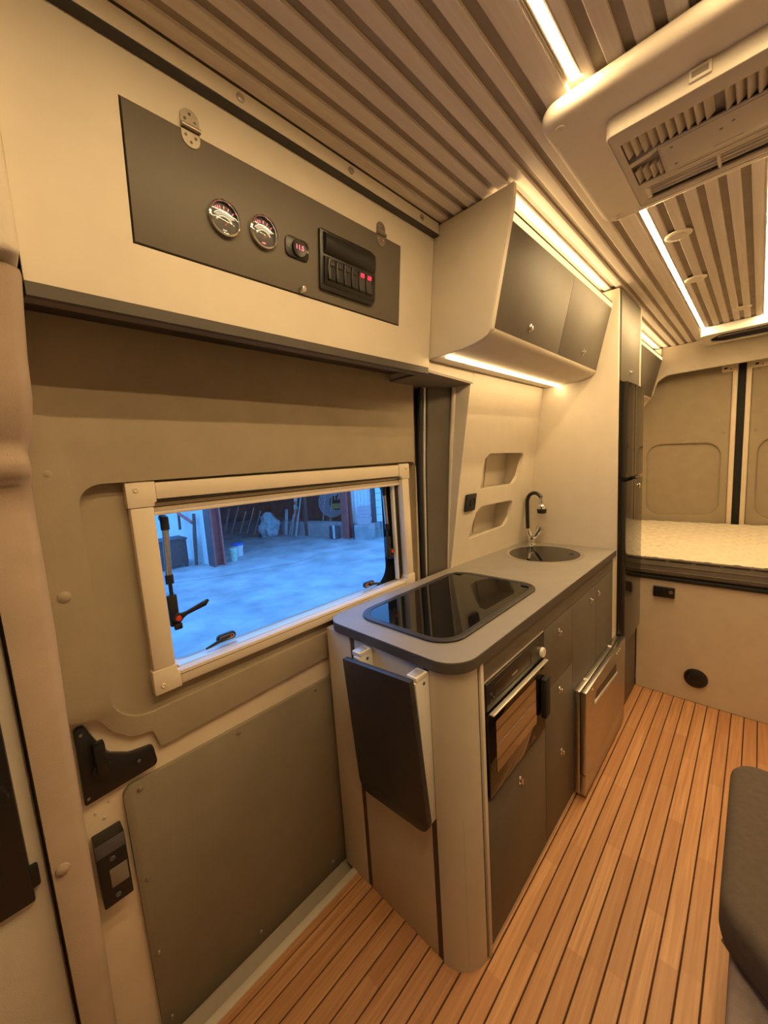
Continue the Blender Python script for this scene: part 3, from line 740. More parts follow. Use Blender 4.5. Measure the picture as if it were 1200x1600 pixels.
# ---- dishwasher
dw = thing('dishwasher', (-0.485, 1.87, 0.0), 'stainless front appliance standing proud of the grey fronts, far end', 'appliance')
G().box(-0.5045, -0.482, 1.553, 2.185, 0.02, 0.482, 0.002).build('outer_frame', steel, dw)
G().box(-0.4815, -0.4795, 1.556, 2.182, 0.118, 0.482).build('door_gasket', blackmat, dw)
dd = G().box(-0.479, -0.458, 1.553, 2.185, 0.118, 0.484, 0.003).build('appliance_door', steel, dw)
G().box(-0.4815, -0.460, 1.553, 2.185, 0.02, 0.114, 0.003).build('kick_panel', steel, dw)
G().prism(fillet([(1.67, 0.392), (2.01, 0.366), (2.005, 0.416), (1.69, 0.43)], 0.012, 3), 'x', -0.4582, -0.4572).build('handle_recess', groovebrown, dd)
G().prism([(1.655, 0.385), (2.015, 0.358), (2.015, 0.370), (1.665, 0.400)], 'x', -0.4583, -0.4515, 0.002).build('handle_lip', alu, dd)
for y in (1.955, 1.985, 2.015):
    G().lathe([(0.004, 0), (0.003, 0.002), (0, 0.002)], (-0.4581, y + 0.06, 0.462), (1, 0, 0), 10).build('indicator', whiteplast, dd)
G().lathe([(0.005, 0), (0.004, 0.002), (0, 0.002)], (-0.4581, 1.635, 0.462), (1, 0, 0), 10).build('badge', whiteplast, dd)
for y in (1.66, 2.03):
    G().lathe([(0.009, 0), (0.009, 0.003), (0, 0.003)], (-0.4925, y, 0.4815), (0, 0, 1), 14).build('fixing_cap', whiteplast, dw)

# ---- folding table at the end
ft = thing('folding_table', (-0.73, 0.72, 0.45), 'dark hinged drop leaf hanging on the kitchen cabinet end', 'table')
# board hangs from the brackets, leaning back to the panel at its foot
def leaf(c):
    t = (c.z - 0.43) / 0.47
    return Vector((c.x, c.y - 0.040 * t, c.z))
bpts = fillet([(-0.868, 0.43), (-0.592, 0.45), (-0.597, 0.911), (-0.858, 0.888)], [0.035, 0.04, 0.002, 0.002], 5)
G().plate(bpts, [], 'y', 0.696, 0.713, fn=leaf, bev=0.001).build('table_leaf', darkgrey, ft)
for x in (-0.835, -0.622):
    w = 0.024
    br = G().prism([(0.680, 0.893), (0.7355, 0.903), (0.7355, 0.47), (0.7125, 0.47)], 'x', x, x + w, 0.001).build('folding_bracket', whiteplast, ft)
    G().box(x - 0.010, x + w + 0.0005, 0.684, 0.730, 0.892, 0.907, 0.003).build('bracket_hinge', whiteplast, br)
    G().box(x - 0.004, x + w - 0.004, 0.690, 0.722, 0.906, 0.909, 0.001).build('hinge_pin', alu, br)
    G().lathe([(0.005, 0), (0.004, 0.001), (0, 0.001)], (x + w, 0.714, 0.880), (1, 0, 0), 10).build('screw', darksteel, br)

# ---- partition behind the sink and socket
pt = G().box(-1.02, -0.500, 2.1655, 2.1855, 0.0, 2.195, 0.0015).build('partition_panel', cream)
tag(pt, 'tall cream partition board between sink and fridge', 'partition')
so = thing('power_socket', (wallx(1.55, 1.247), 1.55, 1.247), 'black square wall socket on the cream panel left of the niches', 'socket')
ang = math.atan(0.17)
Ms = Matrix.Translation((wallx(1.55, 1.247), 1.55, 1.247)) @ Matrix.Rotation(ang, 4, 'Y')
G().box(0.0005, 0.011, -0.043, 0.043, -0.041, 0.041, 0.004).build('cover_plate', black, so, M=Ms)
G().lathe([(0.022, 0.0), (0.022, 0.003), (0.019, 0.003), (0.017, 0.0004), (0, 0.0004)], (0.0112, 0.008, 0), (1, 0, 0), 28).build('socket_well', blackmat, so, M=Ms)

# ================================================================= FRIDGE END
fr = thing('fridge', (-0.68, 2.39, 0.42), 'tall dark glossy fridge with bowed door beyond the partition', 'fridge')
G().box(-0.93, -0.520, 2.19, 2.584, 0.42, 1.770).build('cabinet_body', fridgemat, fr)
def bow(y0, y1, z0, z1):
    return fillet([(-0.519, y0), (-0.468, y0), (-0.466, (y0 + y1) / 2), (-0.468, y1), (-0.519, y1)], [0, 0.035, 0, 0.014, 0], 7)
G().prism(bow(2.190, 2.584, 1.305, 1.770), 'z', 1.305, 1.770).build('freezer_door', fridgemat, fr)
G().prism(bow(2.190, 2.584, 0.42, 1.285), 'z', 0.42, 1.285).build('fridge_door', fridgemat, fr)
G().box(-0.519, -0.492, 2.20, 2.575, 1.2855, 1.3045).build('door_gap', blackmat, fr)
G().box(-0.51, -0.476, 2.45, 2.582, 1.286, 1.295, 0.001).build('hinge_cover', alu, fr)
knob(fr, -0.467, 2.48, 1.245)
lo = thing('drawer_unit', (-0.68, 2.39, 0.0), 'low grey drawer front under the fridge', 'drawer')
G().box(-0.93, -0.512, 2.19, 2.584, 0.0, 0.40).build('carcass', darkgrey, lo)
G().box(-0.5115, -0.490, 2.19, 2.584, 0.008, 0.398, 0.0015).build('drawer_front', grey, lo)
G().box(-0.5115, -0.487, 2.19, 2.584, 0.400, 0.414, 0.001).build('metal_edge', alu, lo)
tc_ = thing('tall_cabinet', (-0.68, 2.39, 1.78), 'narrow grey cupboard above the fridge reaching the ceiling', 'cabinet')
G().box(-0.93, -0.512, 2.19, 2.584, 1.774, 2.195).build('carcass', grey, tc_)
dr = G().box(-0.5115, -0.493, 2.19, 2.574, 1.776, 2.195, 0.0015).build('door', grey, tc_)
knob(dr, -0.493, 2.36, 1.832)
G().box(-0.5115, -0.488, 2.5745, 2.588, 1.774, 2.195, 0.001).build('side_edge', edgeband, tc_)

# ================================================================= OVERHEAD CABINETS
PROF = [(-0.529, 2.112), (-0.595, 1.836)]
def overhead(y0, y1, dx, name, label, seam, knobs, end_left, z_off=0.0, endp=True):
    o = thing(name, (-0.72 + dx, (y0 + y1) / 2, 1.80), label, 'cabinet')
    X = lambda x: x + dx
    curve = [(-0.595, 1.834), (-0.608, 1.821), (-0.630, 1.812), (-0.660, 1.806), (-0.700, 1.801), (-0.750, 1.799), (-0.800, 1.799)]
    full = [(-0.516, 2.199), (-0.520, 2.15), (-0.529, 2.112), (-0.5955, 1.836)] + curve[1:] + [(-0.845, 1.799), (-0.795, 2.199)]
    back = (-0.845, 1.799)
    if endp:
        G().prism([(X(a), b) for a, b in full], 'y', y0, y0 + 0.015, 0.001).build('end_panel', cream, o)
        G().prism([(X(-0.5155), 2.199), (X(-0.5195), 2.15), (X(-0.5285), 2.112), (X(-0.595), 1.836), (X(-0.602), 1.836), (X(-0.536), 2.112), (X(-0.527), 2.15), (X(-0.523), 2.199)], 'y', y0 - 0.0005, y0 + 0.0165, 0).build('edge_band', edgeband, o)
    ya = y0 + 0.0165
    under = [(X(a), b) for a, b in curve] + [(X(a), b + 0.012) for a, b in curve[::-1]]
    G().prism(under, 'y', ya, y1 - 0.002).build('curved_bottom', cream, o, smooth=60)
    G().prism([(X(-0.80), 1.7995), (X(-0.84), 1.7995), (X(-0.80), 2.12), (X(-0.785), 2.12)], 'y', ya, y1 - 0.002).build('back_board', cream, o)
    # doors on the sloping front
    ys = [ya, seam, y1 - 0.003] if seam else [ya, y1 - 0.003]
    for i in range(len(ys) - 1):
        d = G().prism([(X(-0.529), 2.112), (X(-0.5955), 1.8365), (X(-0.611), 1.840), (X(-0.545), 2.1155)], 'y', ys[i] + (0.001 if i else 0), ys[i + 1] - 0.001, 0.001).build('door', grey, o)
        for (ky, kz) in knobs[i]:
            kx = -0.5955 + (kz - 1.8365) * (0.0665 / 0.2755)
            knob(d, X(kx), ky, kz, (0.972, 0, -0.235))
    # ledge above the doors; brightness of its edge is put in as emission
    G().prism([(X(-0.5300), 2.1135), (X(-0.5265), 2.132), (X(-0.560), 2.132), (X(-0.560), 2.1135)], 'y', ya, y1 - 0.003).build('glowing_ledge', glowedge, o, label='ledge edge above the doors, brightened by added glow')
    G().prism([(X(-0.5275), 2.1325), (X(-0.5275), 2.140), (X(-0.560), 2.140), (X(-0.560), 2.1325)], 'y', ya, y1 - 0.003).build('ledge_lip', groovebrown, o)
    G().prism([(X(-0.610), 2.1135), (X(-0.610), 2.2), (X(-0.620), 2.2), (X(-0.620), 2.1135)], 'y', ya, y1 - 0.003).build('cove_back', edgeband, o)
    G().prism([(X(-0.561), 2.1135), (X(-0.561), 2.125), (X(-0.609), 2.125), (X(-0.609), 2.1135)], 'y', ya, y1 - 0.003).build('cove_floor', edgeband, o)
    return o
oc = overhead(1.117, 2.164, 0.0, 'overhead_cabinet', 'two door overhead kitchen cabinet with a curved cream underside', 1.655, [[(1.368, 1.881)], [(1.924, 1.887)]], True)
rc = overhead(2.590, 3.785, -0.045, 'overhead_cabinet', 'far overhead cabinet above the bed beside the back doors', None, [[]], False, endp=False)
G().prism([(-0.575, 2.199), (-0.581, 2.112), (-0.645, 1.83), (-0.66, 1.81), (-0.70, 1.79), (-0.80, 1.79), (-0.80, 2.199)], 'y', 3.770, 3.788, 0.001).build('end_panel', cream, rc)

def led(name, x0, x1, y0, y1, z0, z1, m, label, housing=True, group=None):
    t = thing(name, ((x0 + x1) / 2, (y0 + y1) / 2, z0), label, 'light strip', group)
    G().box(x0, x1, y0, y1, z0, z1).build('diffuser', m, t)
    if housing:
        w = 0.0035
        for a, b in ((x0 - w, x0 - 0.0002), (x1 + 0.0002, x1 + w)):
            G().box(a, b, y0, y1, z0 + 0.0005, z1).build('channel', alu, t)
    return t
led('led_strip', -0.309, -0.293, -0.05, 0.943, CEIL - 0.0012, CEIL + 0.008, glowled, 'glowing ceiling strip in front of the air conditioner, at the top of the picture')
led('led_strip', -0.309, -0.293, 1.504, 3.62, CEIL - 0.0012, CEIL + 0.008, glowled, 'left glowing ceiling strip between air conditioner and roof vent')
led('led_strip', -0.013, 0.004, -0.05, 0.943, CEIL - 0.0012, CEIL + 0.008, glowled, 'glowing ceiling strip right of the front one, beside the air conditioner')
led('led_strip', -0.013, 0.004, 1.504, 3.62, CEIL - 0.0012, CEIL + 0.008, glowled, 'right glowing ceiling strip at the picture edge beside the three round lights')
led('led_strip', -0.602, -0.566, 1.140, 2.158, 2.1255, 2.1275, glowcove, 'glowing strip in the gap above the overhead kitchen cabinet', False)
led('led_strip', -0.647, -0.611, 2.62, 3.76, 2.1255, 2.1275, glowcove, 'glowing strip in the gap above the far overhead cabinet', False)
led('led_strip', -0.777, -0.764, 1.137, 2.155, 1.792, 1.7985, glowunder, 'glowing strip under the overhead kitchen cabinet', False)

# ================================================================= SHELF OVER THE SLIDING DOOR
TA = math.atan(0.115)
HX = -0.79 - 0.115 * (2.165 - 1.97)
HM = Matrix.Translation((HX, 0, 1.97)) @ Matrix.Rotation(TA, 4, 'Y')
hc = thing('header_shelf', (-0.9, 0.6, 1.76), 'cream boxed in shelf front above the sliding door', 'cabinet')
PY0, PY1, PZ0, PZ1 = 0.2385, 0.9555, -0.098, 0.1255
G().plate([(0.081, -0.200), (1.1155, -0.200), (1.1155, 0.203), (0.081, 0.203)], [[(PY0, PZ0), (PY0, PZ1), (PY1, PZ1), (PY1, PZ0)]], 'x', -0.018, 0.0).build('front_board', cream, hc, M=HM)
G().box(-0.018, 0.001, 0.081, 1.113, -0.221, -0.2005).build('lower_edge', edgegrey, hc, M=HM)
G().box(-0.064, -0.022, 0.081, 1.113, -0.2195, -0.196).build('underside_board', greyplast, hc, M=HM)
G().box(-0.21, -0.067, 0.081, 1.28, -0.206, -0.190).build('dark_soffit', darkgrey, hc, M=HM)
G().box(-0.036, -0.020, 0.20, 1.0, -0.13, 0.15).build('shelf_core', blackmat, hc, M=HM)
lg = G().box(-0.86, -0.768, 0.081, 1.1155, 2.170, CEIL - 0.001, 0.001).build('ceiling_ledge', cream, hc)
G().box(-0.789, -0.7685, 0.081, 1.1155, 2.1665, 2.1695).build('painted_ledge_shadow', darkgrey, hc)  # dark strip painting the shadow line under the ledge
for y in (0.473 * 0.95, 0.779 * 0.95, 1.081 * 0.95):
    G().lathe([(0.0085, 0), (0.008, 0.003), (0.004, 0.0045), (0, 0.0045)], (-0.768, y, 2.188), (1, 0, 0), 16).build('cap', steel, lg)

cpn = thing('control_panel', (HX, 0.6, 1.87), 'grey hinged control panel with gauges and switches above the door', 'panel')
G().box(-0.016, 0.001, PY0 + 0.0035, PY1 - 0.0025, PZ0 + 0.004, PZ1 - 0.001, 0.0005).build('panel_board', grey, cpn, M=HM)
def hinge(y, z):
    h = G().prism(fillet([(y - 0.017, z - 0.031), (y + 0.017, z - 0.031), (y + 0.017, z + 0.031), (y - 0.017, z + 0.031)], 0.0165, 6), 'x', 0.0012, 0.0028).build('hinge', dullsteel, cpn, M=HM)
    G().tube([(0.0060, y - 0.017, z), (0.0060, y + 0.017, z)], 0.0042, 10).build('hinge_barrel', dullsteel, h, M=HM)
    for a, b in ((-0.009, 0.013), (0.009, 0.013), (0.0, 0.023), (-0.009, -0.013), (0.009, -0.013), (0.0, -0.022)):
        G().lathe([(0.0028, 0), (0.002, 0.001), (0, 0.001)], (0.0029, y + a, z + b), (1, 0, 0), 8).build('screw', chrome, h, M=HM)
hinge(0.354, 0.131); hinge(0.868, 0.1275)
G().lathe([(0.0075, 0), (0.0075, 0.012), (0.006, 0.015), (0, 0.0155)], (0.001, 0.595, -0.086), (1, 0, 0), 16).build('pull_knob', steel, cpn, M=HM)
def gauge(y, z, redx):
    r = 0.0315
    g = G().lathe([(r, 0.0012), (r + 0.0015, 0.006), (r + 0.001, 0.011), (r - 0.002, 0.0125), (r - 0.003, 0.011), (r - 0.003, 0.0045), (r, 0.0012)], (0, y, z), (1, 0, 0), 40).build('gauge', chrome, cpn, M=HM, label='round gauge with chrome rim')
    G().lathe([(r - 0.003, 0.0045), (r - 0.003, 0.005), (0, 0.005)], (0, y, z), (1, 0, 0), 40).build('dial_face', black, g, M=HM)
    a = G()
    for rad, wd, a0, a1 in ((0.0215, 0.0012, 40, 138), (0.0185, 0.0008, 44, 136), (0.0160, 0.0008, 46, 134), (0.0125, 0.0014, 30, 150)):
        pts = []
        cy_, cz_ = y, z - 0.014
        R1 = rad + 0.006
        ang_ = [R(a0 + (a1 - a0) * q / 14) for q in range(15)]
        pts = [(cy_ + (R1 + wd) * math.cos(t), cz_ + (R1 + wd) * math.sin(t)) for t in ang_] + [(cy_ + (R1 - wd) * math.cos(t), cz_ + (R1 - wd) * math.sin(t)) for t in ang_[::-1]]
        a.prism(pts, 'x', 0.0051, 0.0056)
    a.build('scale_arc', dialink, g, M=HM)
    k = G()
    for t in (120, 112, 104, 90, 74, 56):
        c_, s_ = math.cos(R(t)), math.sin(R(t))
        rr0, rr1 = 0.031, 0.036
        k.prism([(y + rr0 * c_ - 0.0006, z - 0.014 + rr0 * s_), (y + rr0 * c_ + 0.0006, z - 0.014 + rr0 * s_), (y + rr1 * c_ + 0.0006, z - 0.014 + rr1 * s_), (y + rr1 * c_ - 0.0006, z - 0.014 + rr1 * s_)], 'x', 0.0051, 0.0056)
    k.build('scale_tick', glowpink, g, M=HM)
    G().prism([(y - 0.004, z - 0.022), (y + 0.004, z - 0.022), (y + 0.004, z - 0.020), (y - 0.004, z - 0.020)], 'x', 0.0051, 0.0055).build('unit_print', dialink if redx else glowpink, g, M=HM)
    n0, n1 = (y, z - 0.012), (y + 0.017, z + 0.004)
    G().prism([(n0[0] - 0.0008, n0[1]), (n0[0] + 0.0008, n0[1]), n1], 'x', 0.0062, 0.0068).build('needle', redplast, g, M=HM)
    G().lathe([(r - 0.003, 0.0100), (r * 0.6, 0.0112), (0, 0.0116)], (0, y, z), (1, 0, 0), 32).build('lens', clearglass, g, M=HM)
gauge(0.409, 0.0, True); gauge(0.497, 0.005, False)
vy, vz = 0.585, 0.001
vm = G().prism(fillet([(vy - 0.032, vz - 0.022), (vy + 0.032, vz - 0.022), (vy + 0.032, vz + 0.022), (vy - 0.032, vz + 0.022)], 0.012, 5), 'x', 0.0012, 0.006, 0.0012).build('voltmeter', black, cpn, M=HM)
G().lathe([(0.0195, 0.006), (0.0195, 0.0095), (0.0185, 0.011), (0.0165, 0.0105), (0, 0.0105)], (0, vy + 0.003, vz), (1, 0, 0), 32).build('round_bezel', black, vm, M=HM)
G().text('11.5', 0.014, 0.0002, Matrix.Translation((0.0109, vy + 0.003, vz + 0.001)) @ Matrix(((0, 0, 1, 0), (1, 0, 0, 0), (0, 1, 0, 0), (0, 0, 0, 1)))).build('digits', glowpink, vm, smooth=0, M=HM, label='lit red digits 11.5')
for a in (-0.026, 0.027):
    G().lathe([(0.0036, 0), (0.0034, 0.0015), (0.0014, 0.0015), (0.0012, 0.0006), (0, 0.0006)], (0.006, vy + a, vz), (1, 0, 0), 12).build('screw', chrome, vm, M=HM)
# switch block: ribbed cover over a row of rockers
sy0, sy1, sz0, sz1 = 0.648, 0.842, -0.070, 0.068
swp = G().prism(fillet([(sy0, sz0), (sy1, sz0), (sy1, sz1), (sy0, sz1)], [0.004, 0.022, 0.022, 0.004], 5), 'x', 0.0012, 0.010, 0.002).build('switch_block', black, cpn, M=HM)
G().prism([(0.0098, 0.064), (0.018, 0.058), (0.021, 0.040), (0.019, 0.020), (0.0098, 0.010)], 'y', sy0 + 0.008, sy1 - 0.006, 0.004, mtx=None) if False else None
cov = []
for yy, s in ((sy0 + 0.010, 1.0), (sy1 - 0.020, 1.0), (sy1 - 0.006, 0.55)):
    cov.append([(0.0095, yy, 0.062), (0.0095 + 0.010 * s, yy, 0.056), (0.0095 + 0.014 * s, yy, 0.040), (0.0095 + 0.011 * s, yy, 0.022), (0.0095, yy, 0.012)])
G().loft(cov).build('fuse_cover', black, swp, smooth=60, M=HM)
cov = []
for yy, s in ((sy0 + 0.010, 0.7), (sy1 - 0.022, 0.7), (sy1 - 0.006, 0.3)):
    cov.append([(0.0095, yy, 0.008), (0.0095 + 0.010 * s, yy, 0.004), (0.0095 + 0.010 * s, yy, -0.050), (0.0095, yy, -0.060)])
G().loft(cov).build('switch_row', black, swp, smooth=60, M=HM)
for i in range(6):
    y = sy0 + 0.018 + i * 0.0262
    lit = i in (4, 5)
    s_ = G().prism([(0.016, 0.004), (0.0215, 0.001), (0.0188, -0.020), (0.0225, -0.046), (0.016, -0.050)], 'y', y, y + 0.021, 0.001)
    s_.bm.transform(HM)
    s_ = s_.build('rocker_switch', darkgrey if lit else black, swp)
    # each rocker is a sub-part; its lens is joined by colour only
    if lit:
        G().box(0.0185, 0.0228, y + 0.005, y + 0.016, -0.012, -0.003).build('switch_lamp', glowred, swp, M=HM, label='lit red switch lens')
    else:
        G().box(0.0185, 0.0222, y + 0.005, y + 0.016, -0.014, -0.004).build('switch_lens', darkgrey, swp, M=HM)

# ================================================================= CEILING FITTINGS
ac = thing('air_conditioner', (-0.05, 1.2, 2.2), 'cream ceiling air conditioner with louvred grille on a wide base plate', 'air conditioner')
G().prism(rrect(-0.385, 0.285, 0.945, 1.500, 0.045, 7), 'z', 2.160, CEIL - 0.004, 0.020, 4).build('base_plate', acplast, ac)
for x, y in ((-0.345, 0.985), (-0.345, 1.462), (0.245, 0.985), (0.245, 1.462)):
    G().lathe([(0.012, 0), (0.011, -0.003), (0.006, -0.003), (0.004, -0.001), (0, -0.001)], (x, y, 2.1602), (0, 0, 1), 18).build('fixing_screw', acplast, ac)
bx0, bx1, by0, by1 = -0.2715, 0.1715, 1.040, 1.392
G().plate(rrect(bx0, bx1, by0, by1, 0.014, 5), [rrect(bx0 + 0.0035, bx1 - 0.0035, by0 + 0.0035, by1 - 0.0035, 0.011, 4)[::-1]], 'z', 2.1225, 2.1598, bev=0.0025, seg=2).build('housing', acplast, ac)
gr = [(-0.253, 1.088), (0.153, 1.088), (0.153, 1.158), (-0.196, 1.158), (-0.196, 1.278), (-0.253, 1.278)]
sl1 = rrect(-0.247, 0.147, 1.306, 1.368, 0.012, 4)
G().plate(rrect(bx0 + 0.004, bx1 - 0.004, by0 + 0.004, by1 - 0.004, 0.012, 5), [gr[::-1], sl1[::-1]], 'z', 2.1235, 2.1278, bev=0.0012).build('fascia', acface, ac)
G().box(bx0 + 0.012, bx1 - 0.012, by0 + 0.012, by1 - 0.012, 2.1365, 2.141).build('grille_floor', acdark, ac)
MY = Matrix.Rotation(R(48), 4, 'Y')
lv = G().box(-0.0016, 0.0016, 0, 0.068, -0.0085, 0.0085, mtx=MY).mesh('louvre', acface)
for k in range(26):
    x = -0.244 + k * 0.0158
    if k == 10: continue
    inst('louvre', lv, ac, (x, 1.089, 2.1315))
lv2 = G().box(-0.0016, 0.0016, 0, 0.056, -0.0085, 0.0085, mtx=MY).mesh('louvre', acface)
for k in range(4): inst('louvre', lv2, ac, (-0.244 + k * 0.0148, 1.220, 2.1315))
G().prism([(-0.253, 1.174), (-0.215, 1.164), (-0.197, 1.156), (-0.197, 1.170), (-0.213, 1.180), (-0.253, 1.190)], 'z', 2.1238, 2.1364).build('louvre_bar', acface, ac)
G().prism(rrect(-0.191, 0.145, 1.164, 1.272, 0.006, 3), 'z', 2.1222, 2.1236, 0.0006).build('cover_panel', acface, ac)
G().box(-0.104, -0.054, 1.258, 1.264, 2.1212, 2.1223).build('label_strip', edgeband, ac)
G().box(-0.172, 0.073, 1.284, 1.290, 2.1222, 2.1236).build('trim_line', edgeband, ac)
for x, y in ((-0.172, 1.182), (-0.172, 1.254), (-0.088, 1.205), (-0.068, 1.196)):
    G().lathe([(0.0035, 0), (0.003, -0.001), (0, -0.001)], (x, y, 2.1223), (0, 0, 1), 10).build('fixing_screw', acdark, ac)
for y in (1.320, 1.336, 1.352):
    G().box(-0.245, 0.145, y, y + 0.0025, 2.1285, 2.1364).build('outlet_vane', acplast, ac)
G().box(-0.102, -0.096, 1.307, 1.367, 2.1245, 2.1364).build('outlet_divider', acplast, ac)
G().prism([(-0.247, 1.308), (-0.237, 1.313), (-0.237, 1.361), (-0.247, 1.366)], 'z', 2.1245, 2.1364).build('outlet_cheek', acplast, ac)
G().box(-0.127, -0.092, by0 - 0.006, by0 + 0.006, 2.134, 2.157, 0.003).build('clip', acplast, ac)
G().box(-0.122, -0.097, by0 - 0.0068, by0 - 0.0055, 2.140, 2.150).build('clip_slot', acdark, ac)

def spot(x, y, i, label):
    s = thing('ceiling_spotlight', (x, y, CEIL), label, 'spotlight', None)
    G().lathe([(0.041, 0), (0.041, -0.002), (0.036, -0.0055), (0.026, -0.006), (0.024, -0.0045), (0, -0.0045)], (x, y, CEIL - 0.0002), (0, 0, 1), 36).build('trim_ring', acplast, s)
    G().lathe([(0.0225, 0), (0.0225, -0.0015), (0, -0.0015)], (x, y, CEIL - 0.0049), (0, 0, 1), 28).build('lens', whiteplast, s)
spot(-0.243, 1.858, 0, 'round ceiling light nearest the air conditioner')
spot(-0.243, 2.390, 1, 'round ceiling light second from the air conditioner')
spot(-0.104, 3.130, 2, 'round ceiling light closest to the roof vent')

rv = thing('roof_vent', (0.0, 3.62, 2.15), 'white framed roof vent with dark opening near the back doors', 'vent')
hole_ = fillet([(-0.272, 3.57), (-0.22, 3.47), (0.215, 3.47), (0.266, 3.57), (0.266, 3.66), (0.215, 3.725), (-0.22, 3.725), (-0.272, 3.66)], 0.04, 5)
G().plate(rrect(-0.318, 0.312, 3.405, 3.775, 0.05, 6), [hole_[::-1]], 'z', 2.150, 2.158, bev=0.0035, seg=3).build('lip', whiteplast, rv)
G().plate(rrect(-0.317, 0.311, 3.406, 3.774, 0.05, 6), [rrect(-0.295, 0.289, 3.43, 3.75, 0.035, 6)[::-1]], 'z', 2.1585, CEIL - 0.004).build('frame', whiteplast, rv)
G().plate(rrect(-0.294, 0.288, 3.431, 3.749, 0.034, 6), [rrect(-0.288, 0.282, 3.437, 3.743, 0.03, 6)[::-1]], 'z', 2.1585, 2.199).build('liner', smokedvent, rv)
G().box(-0.286, 0.280, 3.44, 3.74, 2.195, 2.199).build('dome', smokedvent, rv)
G().box(-0.24, 0.235, 3.66, 3.675, 2.176, 2.182).build('latch_bar', alu, rv)

# ================================================================= BED
bb = thing('bed_base', (0.13, 2.61, 0.0), 'beige front board of the raised bed at the van rear', 'bed base')
G().box(-0.49, 0.855, 2.612, 2.632, 0.0, 0.690).build('front_board', basefront, bb)
G().box(-0.87, 0.855, 2.64, 3.93, 0.66, 0.690).build('platform', darkgrey, bb)
G().box(-0.49, 0.855, 2.598, 2.634, 0.690, 0.7105, 0.003).build('black_edge', blackmat, bb, label='black edging strip')
lt = G().box(-0.409, -0.308, 2.590, 2.6118, 0.592, 0.652, 0.005).build('latch', black, bb, label='black rectangular latch')
G().lathe([(0.010, 0), (0.009, 0.005), (0, 0.005)], (-0.325, 2.5898, 0.628), (0, -1, 0), 16).build('latch_button', steel, lt)
av = G().lathe([(0.054, 0), (0.054, 0.004), (0.050, 0.014), (0.036, 0.020), (0.030, 0.018), (0.010, 0.024), (0, 0.025)], (-0.204, 2.6118, 0.146), (0, -1, 0), 36).build('air_vent', black, bb, label='round black heating outlet')
mt = thing('mattress', (0.0, 3.27, 0.711), 'cream quilted mattress with grey border on the raised bed', 'mattress')
MZ = 0.820
G().box(-0.86, 0.85, 2.604, 3.92, 0.7115, MZ - 0.012, 0.022, 3).build('border', mattside, mt)
for z in (0.742, 0.775):
    G().tube([(-0.83, 2.6035, z), (0.83, 2.6035, z)], 0.0035, 8).build('border_seam', mattside, mt)
G().tube([(-0.85, 2.608, MZ - 0.010), (-0.3, 2.606, MZ - 0.008), (0.3, 2.606, MZ - 0.010), (0.85, 2.608, MZ - 0.008)], 0.007, 8).build('top_piping', mattside, mt)
def qh(u, v):
    x = -0.86 + 1.71 * u; y = 2.604 + 1.316 * v
    a, b = 0.115, 0.072
    row = math.floor(y / b)
    best, second = 9, 9
    for dr in (-1, 0, 1):
        rr = row + dr
        cy = (rr + 0.5) * b
        s = 0.5 * (rr % 2)
        cxn = (math.floor(x / a - s) + 0.5 + s) * a
        for dc in (-1, 0, 1):
            d = math.hypot((x - cxn - dc * a) / a, (y - cy) / b * 0.9)
            if d < best: best, second = d, best
            elif d < second: second = d
    e = min(1.0, (second - best) / 0.5)
    h = MZ - 0.018 + 0.026 * (1 - (1 - e) ** 1.8)
    edge = min(u, v, 1 - u, 1 - v)
    if edge < 0.02: h -= 0.006 * (1 - edge / 0.02)
    return (x, y, h)
G().grid(qh, 190, 150).build('quilted_top', quilt, mt, smooth=80)

# ================================================================= SEAT
st_ = thing('bench_seat', (0.28, 0.9, 0.0), 'grey upholstered bench seat end at the right edge', 'seat')
G().prism(fillet([(-0.002, 0.30), (0.60, 0.30), (0.60, 1.44), (-0.002, 1.44)], [0.02, 0, 0, 0.05], 5), 'z', 0.0, 0.40, 0.015, 3).build('seat_base', seatbase, st_)
G().prism(fillet([(-0.022, 0.935), (0.09, 0.825), (0.60, 0.62), (0.60, 1.475), (-0.022, 1.445)], [0.10, 0.10, 0, 0, 0.065], 8), 'z', 0.403, 0.515, 0.028, 4).build('seat_cushion', cushion, st_, smooth=50)
pth = fillet([(-0.012, 0.955), (0.085, 0.845), (0.60, 0.64)], [0, 0.1, 0], 8)
G().tube([(p[0], p[1], 0.402) for p in pth], 0.005, 8).build('piping', seatbase, st_)

# ================================================================= OUTSIDE
GZ = -0.55
gr_ = G().box(-30, 3, -12, 22, GZ - 0.2, GZ).build('ground', concrete)
struct(gr_, 'concrete yard outside the window')
# shallow crack line in the yard
G().tube([(a, b, GZ - 0.002) for a, b in [(-8.1, 1.9), (-7.7, 2.6), (-7.45, 3.1), (-7.35, 3.7), (-7.1, 4.3), (-7.2, 5.0)]], 0.006, 6).build('crack', darkwall, gr_)
def seg(p, q, z0, z1, th, g=None):
    """upright slab from p to q; th of thickness to the left of the direction"""
    p, q = Vector((*p, 0)), Vector((*q, 0))
    d = (q - p).normalized(); n = Vector((-d.y, d.x, 0)) * th
    g = g or G()
    pts = [p, q, q + n, p + n]
    return g.prism([(v.x, v.y) for v in pts], 'z', z0, z1)
shed = thing('shed', (-12, 4.5, GZ), 'open fronted workshop shed across the yard', 'shed')
